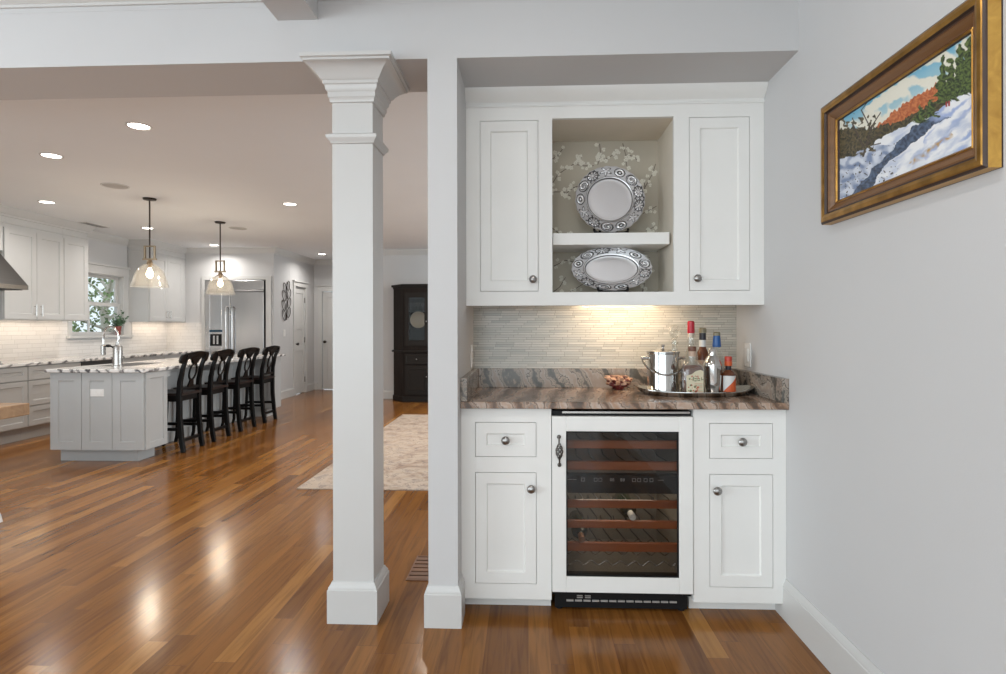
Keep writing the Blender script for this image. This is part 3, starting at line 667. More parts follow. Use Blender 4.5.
MB().lathe([(.0765, .1945), (.077, .198), (.05, .204), (.012, .208), (.006, .211), (.005, .218), (.010, .223), (.008, .229), (0, .231)], seg=40).build('lid', M_SILV, bk, smooth=True)
pts = []
for i in range(25):
    a = PI*i/24; pts.append((-.100*math.cos(a)*1.0, -.082*math.sin(a)-.0, .165-.075*math.sin(a)))
MB().tube(pts, .004, 8).lathe([(0, 0), (.008, 0), (.008, .03)], axis='X', cx=-.104, cz=.165, seg=10).lathe([(0, 0), (.008, 0), (.008, -.03)], axis='X', cx=.104, cz=.165, seg=10).build('swing_handle', M_SILV, bk, smooth=True)

def bottle(name, label, x, y, prof, bodym, parts, seg=32, sx=1, sy=1, liquid=None):
    t = thing(name, label, 'bottle', (x, y, ZB))
    MB().lathe(prof, seg=seg, sx=sx, sy=sy).build('bottle_body', bodym, t, smooth=True)
    if liquid: MB().lathe(liquid[0], seg=seg, sx=sx, sy=sy).build('liquid', liquid[1], t, smooth=True)
    for pn, pp, pm in parts: MB().lathe(pp, seg=seg, cap=True).build(pn, pm, t, smooth=True)
    return t
M_RED = mat('red_wax', (.45, .012, .03), .3); M_BLUE = mat('blue_foil', (.012, .09, .30), .3); M_ORG = mat('orange_label', (.62, .11, .03), .45)
M_REDCAP = mat('red_orange_cap', (.50, .05, .03), .35); M_CREAM = mat('cream_label', (.66, .60, .44), .55); M_WHL = mat('white_label', (.72, .72, .70), .5)
M_AMBER = mat('amber_spirit', (.12, .035, .012), .08); M_BRCAP = mat('brown_cap', (.15, .06, .035), .35); M_PALE = mat('pale_spirit', (.50, .44, .36), .1)
M_OLIVE = mat('olive_cap', (.22, .20, .13), .4); M_BLK = mat('black_band', (.02, .02, .03), .35); M_TAN = mat('tan_seal', (.50, .36, .27), .4)
# decanter behind the bucket
dcn = thing('decanter', 'clear glass decanter with round stopper behind the ice bucket', 'decanter', (.730, 2.905, ZB))
MB().lathe([(0, .0), (.038, 0), (.040, .006), (.039, .12), (.028, .16), (.016, .19), (.014, .225), (.022, .238)], seg=28).build('decanter_body', M_CLEAR, dcn, smooth=True)
MB().lathe([(0, .222), (.010, .225), (.012, .245), (.010, .250), (.024, .27), (.030, .292), (.024, .316), (0, .326)], seg=10).build('stopper', M_CLEAR, dcn)
# red-capped clear bottle
bottle('liquor_bottle', 'clear liquor bottle with tall red cap behind the cream-labelled bottle', .800, 2.865,
       [(0, 0), (.031, 0), (.034, .005), (.034, .16), (.029, .19), (.016, .225), (.0145, .245), (.0145, .30)], M_CLEAR, [('cap', [(.017, .282), (.0175, .285), (.0165, .338), (.012, .342), (0, .342)], M_RED), ('collar', [(.0155, .262), (.0155, .281)], M_PALE)])
# dark bottle with black and white neck
bottle('liquor_bottle', 'brown liquor bottle with black and white neck band, rear centre of the tray', .868, 2.905,
       [(0, 0), (.032, 0), (.034, .005), (.034, .15), (.030, .18), (.018, .205), (.0155, .22), (.0155, .27)], M_AMBER,
       [('neck_label', [(.017, .215), (.017, .248)], M_WHL), ('neck_band', [(.0165, .249), (.0165, .283)], M_BLK), ('cap', [(.0185, .284), (.0185, .304), (.012, .308), (0, .308)], M_OLIVE), ('front_label', [(.0343, .03), (.0346, .03), (.0346, .15), (.0343, .15)], M_TAN)])
# blue-capped bottle
bottle('liquor_bottle', 'liquor bottle with tall blue cap behind the cocktail shaker', .922, 2.858,
       [(0, 0), (.031, 0), (.033, .005), (.033, .15), (.027, .185), (.015, .205), (.0145, .23)], M_CLEAR,
       [('cap', [(.020, .215), (.0205, .222), (.0165, .268), (.0165, .270)], M_BLUE), ('cap_top', [(.0165, .2702), (.0165, .284), (.011, .288), (0, .288)], M_OLIVE)], liquid=([(0, .004), (.030, .004), (.030, .14), (0, .141)], M_PALE))
# front bottle with cream label: flattened, square shoulders
fb = thing('liquor_bottle', 'flat-shouldered bottle with cream floral label and brown cap at the tray front', 'bottle', (.757, 2.692, ZB))
def sqlathe(prof, seg=40, e=4.0, sx=1, sy=1):
    mb = MB(); vs = []; fs = []
    for r, z, ee in prof:
        for k in range(seg):
            a = 2*PI*k/seg; c, s_ = math.cos(a), math.sin(a); d = (abs(c)**ee+abs(s_)**ee)**(-1/ee); vs.append((r*d*c*sx, r*d*s_*sy, z))
    for i in range(len(prof)-1):
        for k in range(seg): k2 = (k+1) % seg; fs.append((i*seg+k, i*seg+k2, (i+1)*seg+k2, (i+1)*seg+k))
    fs.append(tuple(range(seg))[::-1]); fs.append(tuple((len(prof)-1)*seg+k for k in range(seg)))
    return mb.add(vs, fs)
sqlathe([(.030, 0, 5), (.046, .002, 5), (.048, .008, 5), (.048, .118, 5), (.044, .134, 4), (.030, .148, 3), (.018, .156, 2), (.0145, .164, 2), (.0145, .192, 2)], sy=.72).build('bottle_body', M_CLEAR, fb, smooth=True)
sqlathe([(.030, .004, 5), (.043, .005, 5), (.0445, .01, 5), (.0445, .118, 5), (.041, .130, 4), (.030, .138, 3)], sy=.68).build('liquid', M_AMBER, fb, smooth=True)
lb = MB()
lp = [(-.036, .010), (.040, .010), (.040, .112), (.027, .118), (.006, .112), (-.012, .098), (-.036, .092)]
lb.prism(lp, -.0362, -.0352, 'XZ', 0)
rr = random.Random(5)
for i in range(26):
    x = rr.uniform(-.026, .018); z = rr.uniform(.016, .05) if i < 18 else rr.uniform(.07, .09); r = rr.uniform(.002, .0055)
    lb.prism([(x+r*math.cos(q*PI/3), z+r*math.sin(q*PI/3)) for q in range(6)], -.0366, -.0361, 'XZ', 1 if rr.random() < .7 else 2)
for (x, z, w, hh) in ((-.008, .068, .004, .016), (-.001, .066, .009, .004), (-.001, .076, .009, .004), (.010, .068, .003, .015), (.016, .068, .009, .004), (.018, .075, .007, .004), (.030, .07, .003, .014), (.034, .072, .006, .003)): lb.box(x, x+w, -.0366, -.0361, z, z+hh, 2)
for i in range(7): lb.box(.0, .036, -.0365, -.0361, .018+i*.006, .0195+i*.006, 2 if i % 2 else 1)
lb.build('label', [M_CREAM, mat('label_red', (.45, .10, .05), .5), mat('label_green', (.10, .14, .06), .5)], fb)
MB().lathe([(.0160, .178), (.0165, .200), (.0165, .201)], seg=24).build('seal', M_TAN, fb, smooth=True)
MB().lathe([(.0175, .2015), (.018, .204), (.018, .220), (.015, .223), (0, .223)], seg=24).build('cap', M_BRCAP, fb, smooth=True)
# cocktail shaker
sk = thing('cocktail_shaker', 'polished silver cocktail shaker in front of the blue-capped bottle', 'cocktail shaker', (.862, 2.735, ZB))
MB().lathe([(0, 0), (.033, 0), (.035, .003), (.039, .05), (.042, .12), (.042, .130)], seg=36).build('shaker_body', M_SILV, sk, smooth=True)
MB().lathe([(.0425, .1305), (.0425, .136), (.036, .155), (.024, .174), (.018, .180), (.018, .184)], seg=36).build('strainer_top', M_SILV, sk, smooth=True)
MB().lathe([(.019, .1845), (.019, .206), (.014, .214), (.006, .216), (0, .216)], seg=30).build('cap', M_SILV, sk, smooth=True)
# small bottle with orange and white label
ob = thing('liquor_bottle', 'small dark bottle with white and orange label and red cap, rightmost on tray', 'bottle', (.937, 2.74, ZB))
MB().lathe([(0, 0), (.030, 0), (.032, .004), (.032, .088), (.026, .102), (.013, .112), (.012, .13)], seg=28).build('bottle_body', M_AMBER, ob, smooth=True)
l2 = MB(); seg = 20
for i in range(seg):
    a0 = -PI/2-1.1+2.2*i/seg; a1 = -PI/2-1.1+2.2*(i+1)/seg; r = .0326
    zb = .012; zc0 = .012+.072*(i/seg); zc1 = .012+.072*((i+1)/seg)
    p = lambda a, z: (r*math.cos(a), r*math.sin(a), z)
    l2.add([p(a0, zb), p(a1, zb), p(a1, zc1), p(a0, zc0)], [(0, 1, 2, 3)], 1); l2.add([p(a0, zc0), p(a1, zc1), p(a1, .086), p(a0, .086)], [(0, 1, 2, 3)], 0)
l2.build('label', [M_WHL, M_ORG], ob, smooth=True, fix=False)
MB().lathe([(.0130, .113), (.0135, .114), (.0135, .131)], seg=24).build('neck_band', M_BLK, ob, smooth=True)
MB().lathe([(.0165, .1315), (.017, .136), (.017, .152)], seg=24).build('cap', M_ORG, ob, smooth=True)
MB().lathe([(.0165, .1525), (.0165, .172), (.013, .175), (0, .175)], seg=24).build('cap_top', M_REDCAP, ob, smooth=True)

# knobbly stone ornament
orn = thing('stone_ornament', 'small knobbly peach and dark red ornament on the granite bar', 'ornament', (.462, 2.95, ZT))
me = bpy.data.meshes.new('x'); bm = bmesh.new(); bmesh.ops.create_icosphere(bm, subdivisions=5, radius=1)
for v in bm.verts:
    c = v.co.copy(); q = noise.noise(c*2.3)*.50+noise.noise(c*5)*.25+noise.noise(c*11)*.08; r = 1+q
    z = c.z*r; w = 1.0+.25*max(0, z)-.35*max(0, -z-.1); v.co = Vector((c.x*r*.052*w, c.y*r*.038*w, .040+max(-1.0, min(.78, z))*.040))
me2 = MB(); bm.verts.ensure_lookup_table()
me2.add([v.co for v in bm.verts], [tuple(v.index for v in f.verts) for f in bm.faces], [1 if (noise.noise(f.calc_center_median()*60) > .16 or f.calc_center_median().z < .026) else 0 for f in bm.faces]); bm.free()
me2.build('stone_body', [mat('peach_stone', (.56, .33, .22), .5, vary=(60, .25)), mat('dark_red_stone', (.13, .018, .016), .35, vary=(60, .3))], orn, smooth=True)

# outlets at the bar
def plate_sw(name, label, loc, rotz, w, hh, kind='switch', parent=None, n=1):
    t = thing(name, label, 'outlet' if kind == 'outlet' else 'switch', loc, rotz)
    if parent: t.parent = parent
    MB().box(-w/2, w/2, -.006, 0, -hh/2, hh/2).build('cover_plate', M_PLAST, t, bevel=.002)
    if kind == 'switch': MB().box(-.017, .017, -.010, -.006, -.033, .033).build('rocker', M_PLAST, t, bevel=.001)
    else:
        for s in (-1, 1):
            f = MB()
            if w > hh: f.box(s*.022-.014, s*.022+.014, -.008, -.006, -.016, .016); sl = MB().box(s*.022-.006, s*.022-.004, -.0085, -.0079, -.006, .006).box(s*.022+.004, s*.022+.006, -.0085, -.0079, -.006, .006)
            else: f.box(-.016, .016, -.008, -.006, s*.022-.014, s*.022+.014); sl = MB().box(-.007, -.005, -.0085, -.0079, s*.022-.006, s*.022+.006).box(.005, .007, -.0085, -.0079, s*.022-.006, s*.022+.006)
            fo = f.build('socket', M_PLAST, t); sl.build('slots', M_SLOT, fo)
    return t
plate_sw('wall_switch', 'white switch plate on the right wall above the granite upstand', (XR, 2.90, 1.093), -PI/2, .075, .118)
plate_sw('wall_outlet', 'white outlet plate on the partition wall left of the mosaic', (XL, 2.95, 1.083), PI/2, .075, .118, 'outlet')

# ================================================================== PAINTING
pt = thing('framed_painting', 'winter landscape painting in a gilded brown frame on the right wall', 'painting', (XR, 1.7435, 1.806), -PI/2)
PWD, PHT = .3735, .210      # half sizes of the frame
fr_prof = [(0, 0, 0), (0, .004, 0), (0, .034, 4), (.002, .037, 0), (.007, .041, 0), (.010, .043, 2), (.020, .044, 2), (.030, .041, 2), (.034, .034, 0), (.038, .033, 0), (.042, .034, 1), (.050, .029, 3), (.060, .021, 3), (.064, .019, 1), (.067, .021, 2), (.072, .017, 2), (.074, .008, 0), (.074, .0, 0)]
fm = MB()
rings = []
for off, hgt, mi in fr_prof:
    a, b_ = PWD-off, PHT-off; rings.append([(-a, -hgt, -b_), (a, -hgt, -b_), (a, -hgt, b_), (-a, -hgt, b_)])
for i in range(len(rings)-1):
    for k in range(4):
        j = (k+1) % 4; fm.add([rings[i][k], rings[i][j], rings[i+1][j], rings[i+1][k]], [(0, 1, 2, 3)], fr_prof[i+1][2])
fm.build('frame', [mat('frame_dark', (.035, .014, .007), .4), wood('frame_brown', (.10, .038, .010), (.17, .07, .018), 0, .35, 1), mat('frame_gold', (.36, .19, .045), .30, .85, vary=(20, .25)), wood('frame_umber', (.13, .055, .015), (.20, .09, .025), 0, .35), wood('frame_side_gold', (.42, .22, .035), (.62, .36, .07), 0, .4)], pt, fix=True)
# canvas painted per vertex
NU, NV = 420, 220
cw, ch = PWD-.073, PHT-.073
def mixc(a, b_, t): t = max(0, min(1, t)); return tuple(x+(y-x)*t for x, y in zip(a, b_))
def nz(x, y, s, k=0): return noise.noise(Vector((x*s, y*s, k)))
def paint(u, v):
    # picture coordinates of the study sketch: x 55..457, y grows downward
    Y = 2.01-.59*u; x = ((1.06*577/Y+527)-820)*2.984; k = (x-55)/402.0
    top = 345-260*k; bot = 592-152*k; y = bot-v*(bot-top)
    jx = x+nz(x, y, .05, 1)*8+nz(x, y, .16, 4)*2; jy = y+nz(x, y, .04, 2)*8+nz(x, y, .13, 5)*2.5
    # sky
    d = (jy-top)/(bot-top)
    sky = mixc((.16, .42, .58), (.45, .60, .62), d*3)
    cl = nz(jx, jy*1.6, .018, 3)+.25*nz(jx, jy, .06, 7)+(.25 if jy > 345-.9*(jx-55)+25 else -.12)
    c = mixc(sky, (.74, .72, .62), (cl+.02)*5)
    def line(pts, X):
        for (a, b1), (a2, b2) in zip(pts, pts[1:]):
            if a <= X <= a2: return b1+(b2-b1)*(X-a)/(a2-a)
        return 1e9 if X > pts[-1][0] else pts[0][1]
    # red trees
    rt = line([(55, 400), (140, 378), (165, 360), (200, 328), (240, 300), (275, 285), (310, 265), (340, 262), (460, 262)], x)+nz(x, 0, .12, 9)*12
    if jy > rt and x > 135: c = mixc((.36, .085, .03), (.55, .19, .07), .5+nz(jx, jy, .14, 11)*1.6)
    dt = line([(55, 385), (140, 384), (200, 372), (250, 345), (300, 318), (460, 270)], x)+nz(x, 0, .15, 12)*12
    if jy > dt: c = mixc((.03, .03, .018), (.11, .085, .04), .5+nz(jx, jy, .13, 13)*1.8)
    # snow
    sn = line([(55, 470), (120, 440), (160, 412), (215, 388), (260, 368), (300, 352), (340, 325), (400, 285), (457, 248)], x)+nz(x, y, .05, 14)*6
    if jy > sn:
        w_ = .62*jx+jy; c = mixc((.36, .44, .62), (.80, .81, .83), .78+nz(jx*.5, w_, .035, 15)*1.1+nz(jx*.5, w_, .11, 16)*.35)
        # stream
        def strm(yy):
            P_ = [(365, 318, 28), (378, 292, 26), (392, 262, 30), (410, 252, 22), (430, 226, 24), (452, 205, 18), (475, 180, 16), (500, 150, 14), (540, 120, 16), (592, 85, 26)]
            for p, q in zip(P_, P_[1:]):
                if p[0] <= yy <= q[0]:
                    s = (yy-p[0])/(q[0]-p[0]); return p[1]+(q[1]-p[1])*s, p[2]+(q[2]-p[2])*s
            return (-999, 1)
        sx_, sw = strm(jy)
        if abs(jx-sx_) < sw: c = mixc((.035, .05, .085), (.10, .14, .22), .5+nz(jx, jy, .12, 17)*1.6)
        elif jx < sx_-sw and jy > 440: c = mixc((.20, .26, .40), (.62, .66, .74), .55+nz(jx, jy, .055, 18)*1.5)
        if jx < 200 and jy > sn+35 and nz(jx, jy, .16, 19) > .42: c = (.07, .06, .05)
        # shadows on the right snow are blue strokes, tan grass tufts
        if jx > 270: c = mixc(c, (.33, .42, .66), 3*(nz(jx*.35, w_, .05, 20)-.08))
        g = abs((jy-430)+(jx-335)*.72)
        if 225 < jx < 352 and .5 < nz(jx, jy, .03, 25)*2+.9 and g < 13: c = mixc(c, (.46, .29, .10), max(0, .45+1.3*nz(jx, jy, .075, 22))*(1-g/13)*1.3)
    # evergreens
    for tx, ty0, ty1, w in ((325, 178, 322, 17), (345, 190, 318, 14), (374, 150, 305, 22), (400, 128, 300, 26), (425, 158, 285, 20), (447, 150, 262, 18), (262, 325, 380, 14), (290, 312, 366, 15)):
        if ty0 < jy < ty1:
            s = (jy-ty0)/(ty1-ty0); ww_ = w*1.25*(.2+.9*s)*(1+.35*math.sin(s*34+tx))
            if abs(jx-tx) < ww_: c = mixc((.018, .030, .014), (.12, .17, .045), .38+nz(jx, jy, .16, tx)*1.7+(.25 if jx < tx else -.1)*(1-s))
    # bare tree and undergrowth at left
    if x < 150:
        for bx, by, ax, ay, w in ((100, 470, 125, 380, 3.0), (125, 380, 150, 340, 1.6), (125, 395, 95, 330, 1.8), (110, 435, 150, 400, 1.8), (105, 455, 70, 370, 2.2), (95, 330, 110, 310, 1.2), (118, 440, 200, 425, 1.6)):
            L2 = (ax-bx)**2+(ay-by)**2; s = max(0, min(1, ((x-bx)*(ax-bx)+(y-by)*(ay-by))/L2)); dd = math.hypot(x-bx-s*(ax-bx), y-by-s*(ay-by))
            if dd < w: c = (.07, .05, .04)
        if 340 < jy < 470 and jx < 135 and nz(jx, jy, .10, 31) > .02+(470-jy)*.0012: c = mixc((.04, .035, .02), (.14, .11, .06), .5+nz(jx, jy, .2, 32)*1.5)
    for px_, py_ in ((334, 328), (341, 326)):
        if abs(x-px_) < 2.6 and abs(y-py_) < 8: c = (.32, .04, .04)
    return c
vs = []; cols = []; fs = []
for j in range(NV+1):
    for i in range(NU+1):
        u, v = i/NU, j/NV; vs.append((-cw+2*cw*u, -.010-.0003*nz(u*60, v*30, 1, 40), -ch+2*ch*v)); cols.append(paint(u, v))
for j in range(NV):
    for i in range(NU): a = j*(NU+1)+i; fs.append((a, a+1, a+NU+2, a+NU+1))
mp_, nn, ll, bb = newmat('canvas_paint'); at = nn.new('ShaderNodeAttribute'); at.attribute_name = 'Paint'; ll.new(at.outputs['Color'], bb.inputs['Base Color']); bb.inputs['Roughness'].default_value = .45
cv = MB().add(vs, fs).build('canvas', mp_, pt, smooth=True, fix=False)
ca = cv.data.color_attributes.new('Paint', 'FLOAT_COLOR', 'POINT')
ca.data.foreach_set('color', [x for c in cols for x in (*c, 1.0)])
MB().box(-PWD+.01, PWD-.01, -.008, -.001, -PHT+.01, PHT-.01).build('backing_board', M_ESP2, pt)

# ================================================================== FLOOR VENT, RUG
fv = MB().box(-.595, -.592+.004, 2.785, 3.085, 0, .004).box(-.475, -.468, 2.785, 3.085, 0, .004).box(-.591, -.475, 2.785, 2.795, 0, .004).box(-.591, -.475, 3.075, 3.085, 0, .004)
for i in range(6): fv.box(-.591, -.475, 2.799+i*.0462, 2.799+i*.0462+.034, 0, .0038)
fv.box(-.591, -.475, 2.795, 3.075, 0.0002, .0008, 1)
tag(fv.build('floor_vent', [M_VENT, M_RUBBER]), 'slatted wooden floor vent beside the partition wall', 'vent')
rg = MB().box(-1.76, .70, 4.325, 8.05, 0.0, .010)
tag(rg.build('area_rug', M_RUG, bevel=.004), 'faded beige patterned rug on the wood floor behind the column', 'rug')

# ================================================================== KITCHEN LEFT WALL
def bar_pull(parent, x, z, y=0, L=.12, vert=True):
    m = MB()
    if vert: m.tube([(x, y-.028, z-L/2), (x, y-.028, z+L/2)], .0055, 8).tube([(x, y, z-L*.34), (x, y-.028, z-L*.34)], .004, 6).tube([(x, y, z+L*.34), (x, y-.028, z+L*.34)], .004, 6)
    else: m.tube([(x-L/2, y-.028, z), (x+L/2, y-.028, z)], .0055, 8).tube([(x-L*.34, y, z), (x-L*.34, y-.028, z)], .004, 6).tube([(x+L*.34, y, z), (x+L*.34, y-.028, z)], .004, 6)
    return m.build('handle', M_NICKEL, parent, smooth=True)
XU = -5.76
def kupper(label, y0, y1, doors, pulls, z0=1.325, z1=2.37):
    t = thing('wall_cabinet', label, 'cabinet', (XU, y0, z0), PI/2); L = y1-y0; D = XU-KX-.0105
    H = z1-z0
    MB().box(0, L, .0, D, .03, H+.10).box(0, L, .0, .018, 0, .03).box(0, .018, .018, D, 0, .03).box(L-.018, L, .018, D, 0, .03).build('body', M_KCAB, t)
    prof = [(0, H+.02), (.008, H+.022), (.010, H+.035), (.002, H+.040), (.002, H+.095), (.014, H+.10), (.018, H+.118), (.034, H+.13), (.058, H+.165), (.074, H+.182), (.080, H+.1995), (0, H+.1995)]
    MB().run(prof, [(0, D), (0, 0), (L, 0)] if y0 > 8 else ([(0, 0), (L, 0), (L, D)] if y1 > 7 else [(0, 0), (L, 0)])).build('crown_moulding', M_KCAB, t, smooth=True)
    MB().box(0, L, .0, D, H+.10, H+.1995).build('top_box', M_KCAB, t)
    for (a, b_), pl in zip(doors, pulls):
        d = MB().shaker(a-y0+.003, b_-y0-.003, .012, z1-z0-.02, -.02, .0195, .062, .009).build('door', M_KCAB, t)
        if pl is not None: bar_pull(d, pl-y0, .115, -.02, .13)
    return t
kupper('white upper kitchen cabinet pair beside the range hood', 6.105, 6.923, [(6.105, 6.527), (6.527, 6.923)], [6.49, 6.575])
kupper('narrow white upper kitchen cabinet just left of the window', 6.925, 7.32, [(6.925, 7.32)], [None])
kupper('white upper kitchen cabinet between the window and the refrigerator wall', 8.549, 9.498, [(8.56, 8.99), (8.99, 9.42)], [8.95, 9.03])
kupper('white upper kitchen cabinet behind the range hood, at the picture edge', 4.7, 5.30, [(4.71, 5.29)], [None])
for y0, y1, e in ((6.15, 6.88, 1.6), (6.95, 7.29, .8), (8.62, 9.42, 1.8)):
    l = thing('under_cabinet_lamp', {6.15: 'slim lamp under the kitchen cabinets beside the hood', 6.95: 'slim lamp under the narrow cabinet left of the window', 8.62: 'slim lamp under the cabinet right of the window'}[y0], 'lamp', (-5.93, (y0+y1)/2, 1.355), PI/2)
    MB().box(-(y1-y0)/2, (y1-y0)/2, -.015, .015, -.010, 0).build('housing', M_PLAST, l); MB().box(-(y1-y0)/2+.01, (y1-y0)/2-.01, -.01, .01, -.0115, -.010).build('lens', M_STRIP, l)
    area('kitchen_strip_light', (-5.93, (y0+y1)/2, 1.340), .03, e*.8, (1, .80, .60), (0, 0, 0), y1-y0)

# range hood
hdn = thing('range_hood', 'dark stainless pyramid range hood on the kitchen wall', 'range hood', (KX+.0105, 5.56, 1.645))
def frus(mb, a, b_, z0, z1):
    vs = [(a[0], a[2], z0), (a[1], a[2], z0), (a[1], a[3], z0), (a[0], a[3], z0), (b_[0], b_[2], z1), (b_[1], b_[2], z1), (b_[1], b_[3], z1), (b_[0], b_[3], z1)]
    return mb.add(vs, [(3, 2, 1, 0), (4, 5, 6, 7), (0, 1, 5, 4), (1, 2, 6, 5), (2, 3, 7, 6), (3, 0, 4, 7)])
m = MB().box(0, .69, -.46, .46, 0, .045); frus(m, (0, .69, -.46, .46), (0, .335, -.46, .46), .045, .44); m.build('canopy', M_STEELH, hdn)
hcv = MB().box(0, .33, -.255, .535, .441, .924); hcv.run([(0, .745), (.008, .747), (.010, .760), (.002, .765), (.002, .82), (.014, .825), (.018, .843), (.034, .855), (.058, .89), (.074, .907), (.080, .924), (0, .924)][::1], [(.33, -.255), (.33, .535)]); hcv.build('hood_cover', M_KCAB, hdn)
MB().box(.02, .64, -.44, .44, -.006, .0).box(.3, .4, .25, .33, -.02, -.006).box(.3, .4, .10, .18, -.02, -.006).build('filter_panel', M_RUBBER, hdn)

# base run
XB = -5.50
def kbase(name, label, y0, y1, fronts, m=None, cat='cabinet'):
    t = thing(name, label, cat, (XB, y0, 0), PI/2); L = y1-y0; D = XB-KX-.0105; m = m or M_KCABB
    MB().box(0, L, 0, D, .147, .820).build('body', m, t); MB().box(0, L, .07, .09, 0, .147).build('toe_kick', m, t)
    for kind, z0, z1 in fronts:
        d = MB().shaker(.004, L-.004, z0+.003, z1-.003, -.02, .0195, .055, .008).build(kind, m, t)
    return t
M_KCABB = mat('kitchen_base_paint', (.46, .46, .455), .42, vary=(5, .012))
kbase('base_cabinet', 'pale grey kitchen base cabinet with drawer over door, left of the drawer unit', 5.30, 6.113, [('drawer', .66, .815), ('door', .15, .655)])
kbase('drawer_cabinet', 'pale grey kitchen base unit of three stacked drawers left of the dishwasher', 6.115, 6.868, [('drawer', .66, .815), ('drawer', .375, .655), ('drawer', .15, .37)])
kbase('base_cabinet', 'pale grey kitchen base unit hard against the left picture edge', 4.3, 5.298, [('drawer', .66, .815), ('door', .15, .655)])
dw = thing('dishwasher', 'stainless dishwasher with dark control strip under the back counter', 'dishwasher', (XB, 6.87, 0), PI/2)
MB().box(0, .60, 0, .55, .10, .82).build('body', M_DARKIN, dw); MB().box(.004, .596, -.022, -.001, .12, .72).build('door', M_STEEL, dw, bevel=.003); MB().box(.004, .596, -.022, -.001, .724, .815).build('control_strip', mat('dark_steel', (.10, .10, .10), .3, .8), dw)
MB().tube([(.06, -.055, .68), (.54, -.055, .68)], .009, 8).tube([(.08, -.055, .68), (.08, -.022, .68)], .006, 6).tube([(.52, -.055, .68), (.52, -.022, .68)], .006, 6).build('handle', M_STEEL, dw, smooth=True)
kbase('sink_cabinet', 'pale grey sink base under the kitchen window right of the dishwasher', 7.472, 8.5, [('door', .15, .655), ('drawer', .66, .815)])
kbase('base_cabinet', 'pale grey base cabinet at the end beside the refrigerator wall', 8.502, 9.489, [('door', .15, .655), ('drawer', .66, .815)])
kc = MB().box(KX+.0105, -5.455, 4.2, YF-.011, .8205, .852)
tag(kc.build('kitchen_countertop', M_GRANK, bevel=.004), 'long white and black veined granite counter along the kitchen window wall', 'countertop')
ck = thing('gas_cooktop', 'black cast-iron cooktop on the back counter below the hood', 'cooktop', (-5.76, 5.50, .8525), PI/2)
MB().box(-.38, .38, -.23, .23, 0, .008).build('hob_plate', M_STEEL, ck, bevel=.002)
for sx_ in (-.25, 0, .25):
    g = MB()
    for k in range(3): g.box(sx_-.11, sx_+.11, -.16+k*.155, -.148+k*.155, .012, .030)
    g.box(sx_-.115, sx_-.104, -.2, .2, .008, .030).box(sx_+.104, sx_+.115, -.2, .2, .008, .030).box(sx_-.006, sx_+.006, -.2, .2, .012, .030)
    g.build('grate', M_RUBBER, ck)

# plant in pot on the sill
pp = thing('potted_plant', 'small leafy plant in a dark red pot on the kitchen windowsill', 'plant', (-6.04, 8.28, 1.13))
MB().lathe([(0, 0), (.034, 0), (.046, .09), (.052, .12), (.049, .13), (.044, .125), (.04, .11), (0, .11)], seg=20, sx=.8).build('pot', M_POT, pp, smooth=True)
lv = MB(); rl = random.Random(9)
for i in range(40):
    a = rl.uniform(0, 2*PI); L = rl.uniform(.08, .26); e = rl.uniform(.2, 1.3); d = Vector((.25*math.cos(a)+.05, math.sin(a)*math.cos(e), math.sin(e)))
    p0 = Vector((0, 0, .12)); p1 = p0+d*L*.6; p2 = p0+d*L+Vector((0, 0, -.02)); lv.tube([p0, p1, p2], [.003, .0025, .0015], 5)
    for q in range(4):
        c = p0+d*L*(.4+.2*q); u = Vector((rl.gauss(0, 1)*.4, rl.gauss(0, 1), rl.gauss(0, .6))).normalized(); v = u.cross(Vector((1, .2, .3))).normalized(); s = rl.uniform(.018, .035)
        lv.add([c, c+u*s+v*s*.5, c+u*s*2, c+u*s-v*s*.5], [(0, 1, 2, 3)])
lv.build('leaves', M_LEAF, pp, fix=False)

# ================================================================== REFRIGERATOR
fs_ = MB().box(-5.468, -5.41, YF-.03, YF-.0005, 0, 2.035).box(-4.37, -4.277, YF-.03, YF-.0005, 0, 2.035).box(-5.468, -4.277, YF-.03, YF-.0005, 2.035, 2.10)
fsn = thing('refrigerator_surround', 'white panel surround framing the built-in refrigerator', 'cabinet panel', (0, 0, 0))
fs_.build('panels', M_KCAB, fsn, bevel=.003)
fr = thing('refrigerator', 'built-in stainless refrigerator with water dispenser behind the stools', 'refrigerator', (-4.89, YF, 0))
MB().box(-.515, .515, .01, .60, .0, 2.03).build('body', M_DARKIN, fr)
MB().box(-.510, .495, -.045, .009, 1.865, 2.025).build('top_grille', M_STEEL, fr, bevel=.006)
MB().box(-.510, .495, -.065, .009, 1.835, 1.858).build('trim_rail', M_STEEL, fr, bevel=.004)
dl = face(MB(), -.510, -.075, .10, 1.83, [(-.42, -.22, .93, 1.125)], -.05, .059).build('door', M_STEEL, fr, bevel=.005)
MB().box(-.42, -.22, -.01, .0, .93, 1.125).build('dispenser_recess', M_RUBBER, dl); MB().box(-.43, -.21, -.053, -.0502, 1.16, 1.20).build('dispenser_display', mat('display_glass', (.02, .05, .08), .1), dl)
MB().box(-.37, -.34, -.045, -.012, .96, 1.10).box(-.31, -.28, -.045, -.012, .96, 1.10).build('dispenser_paddle', M_STEEL, dl)
drr = MB().box(-.067, .495, -.05, .009, .10, 1.83).build('door', M_STEEL, fr, bevel=.005)
for d, x in ((dl, -.125), (drr, -.02)): MB().tube([(x, -.055, 1.58), (x, -.10, 1.56), (x, -.105, 1.50), (x, -.105, .55), (x, -.10, .49), (x, -.055, .47)], .014, 10).build('handle', M_STEEL, d, smooth=True)
MB().box(-.5, .49, -.02, .009, .0, .09).build('kick_plate', M_RUBBER, fr)

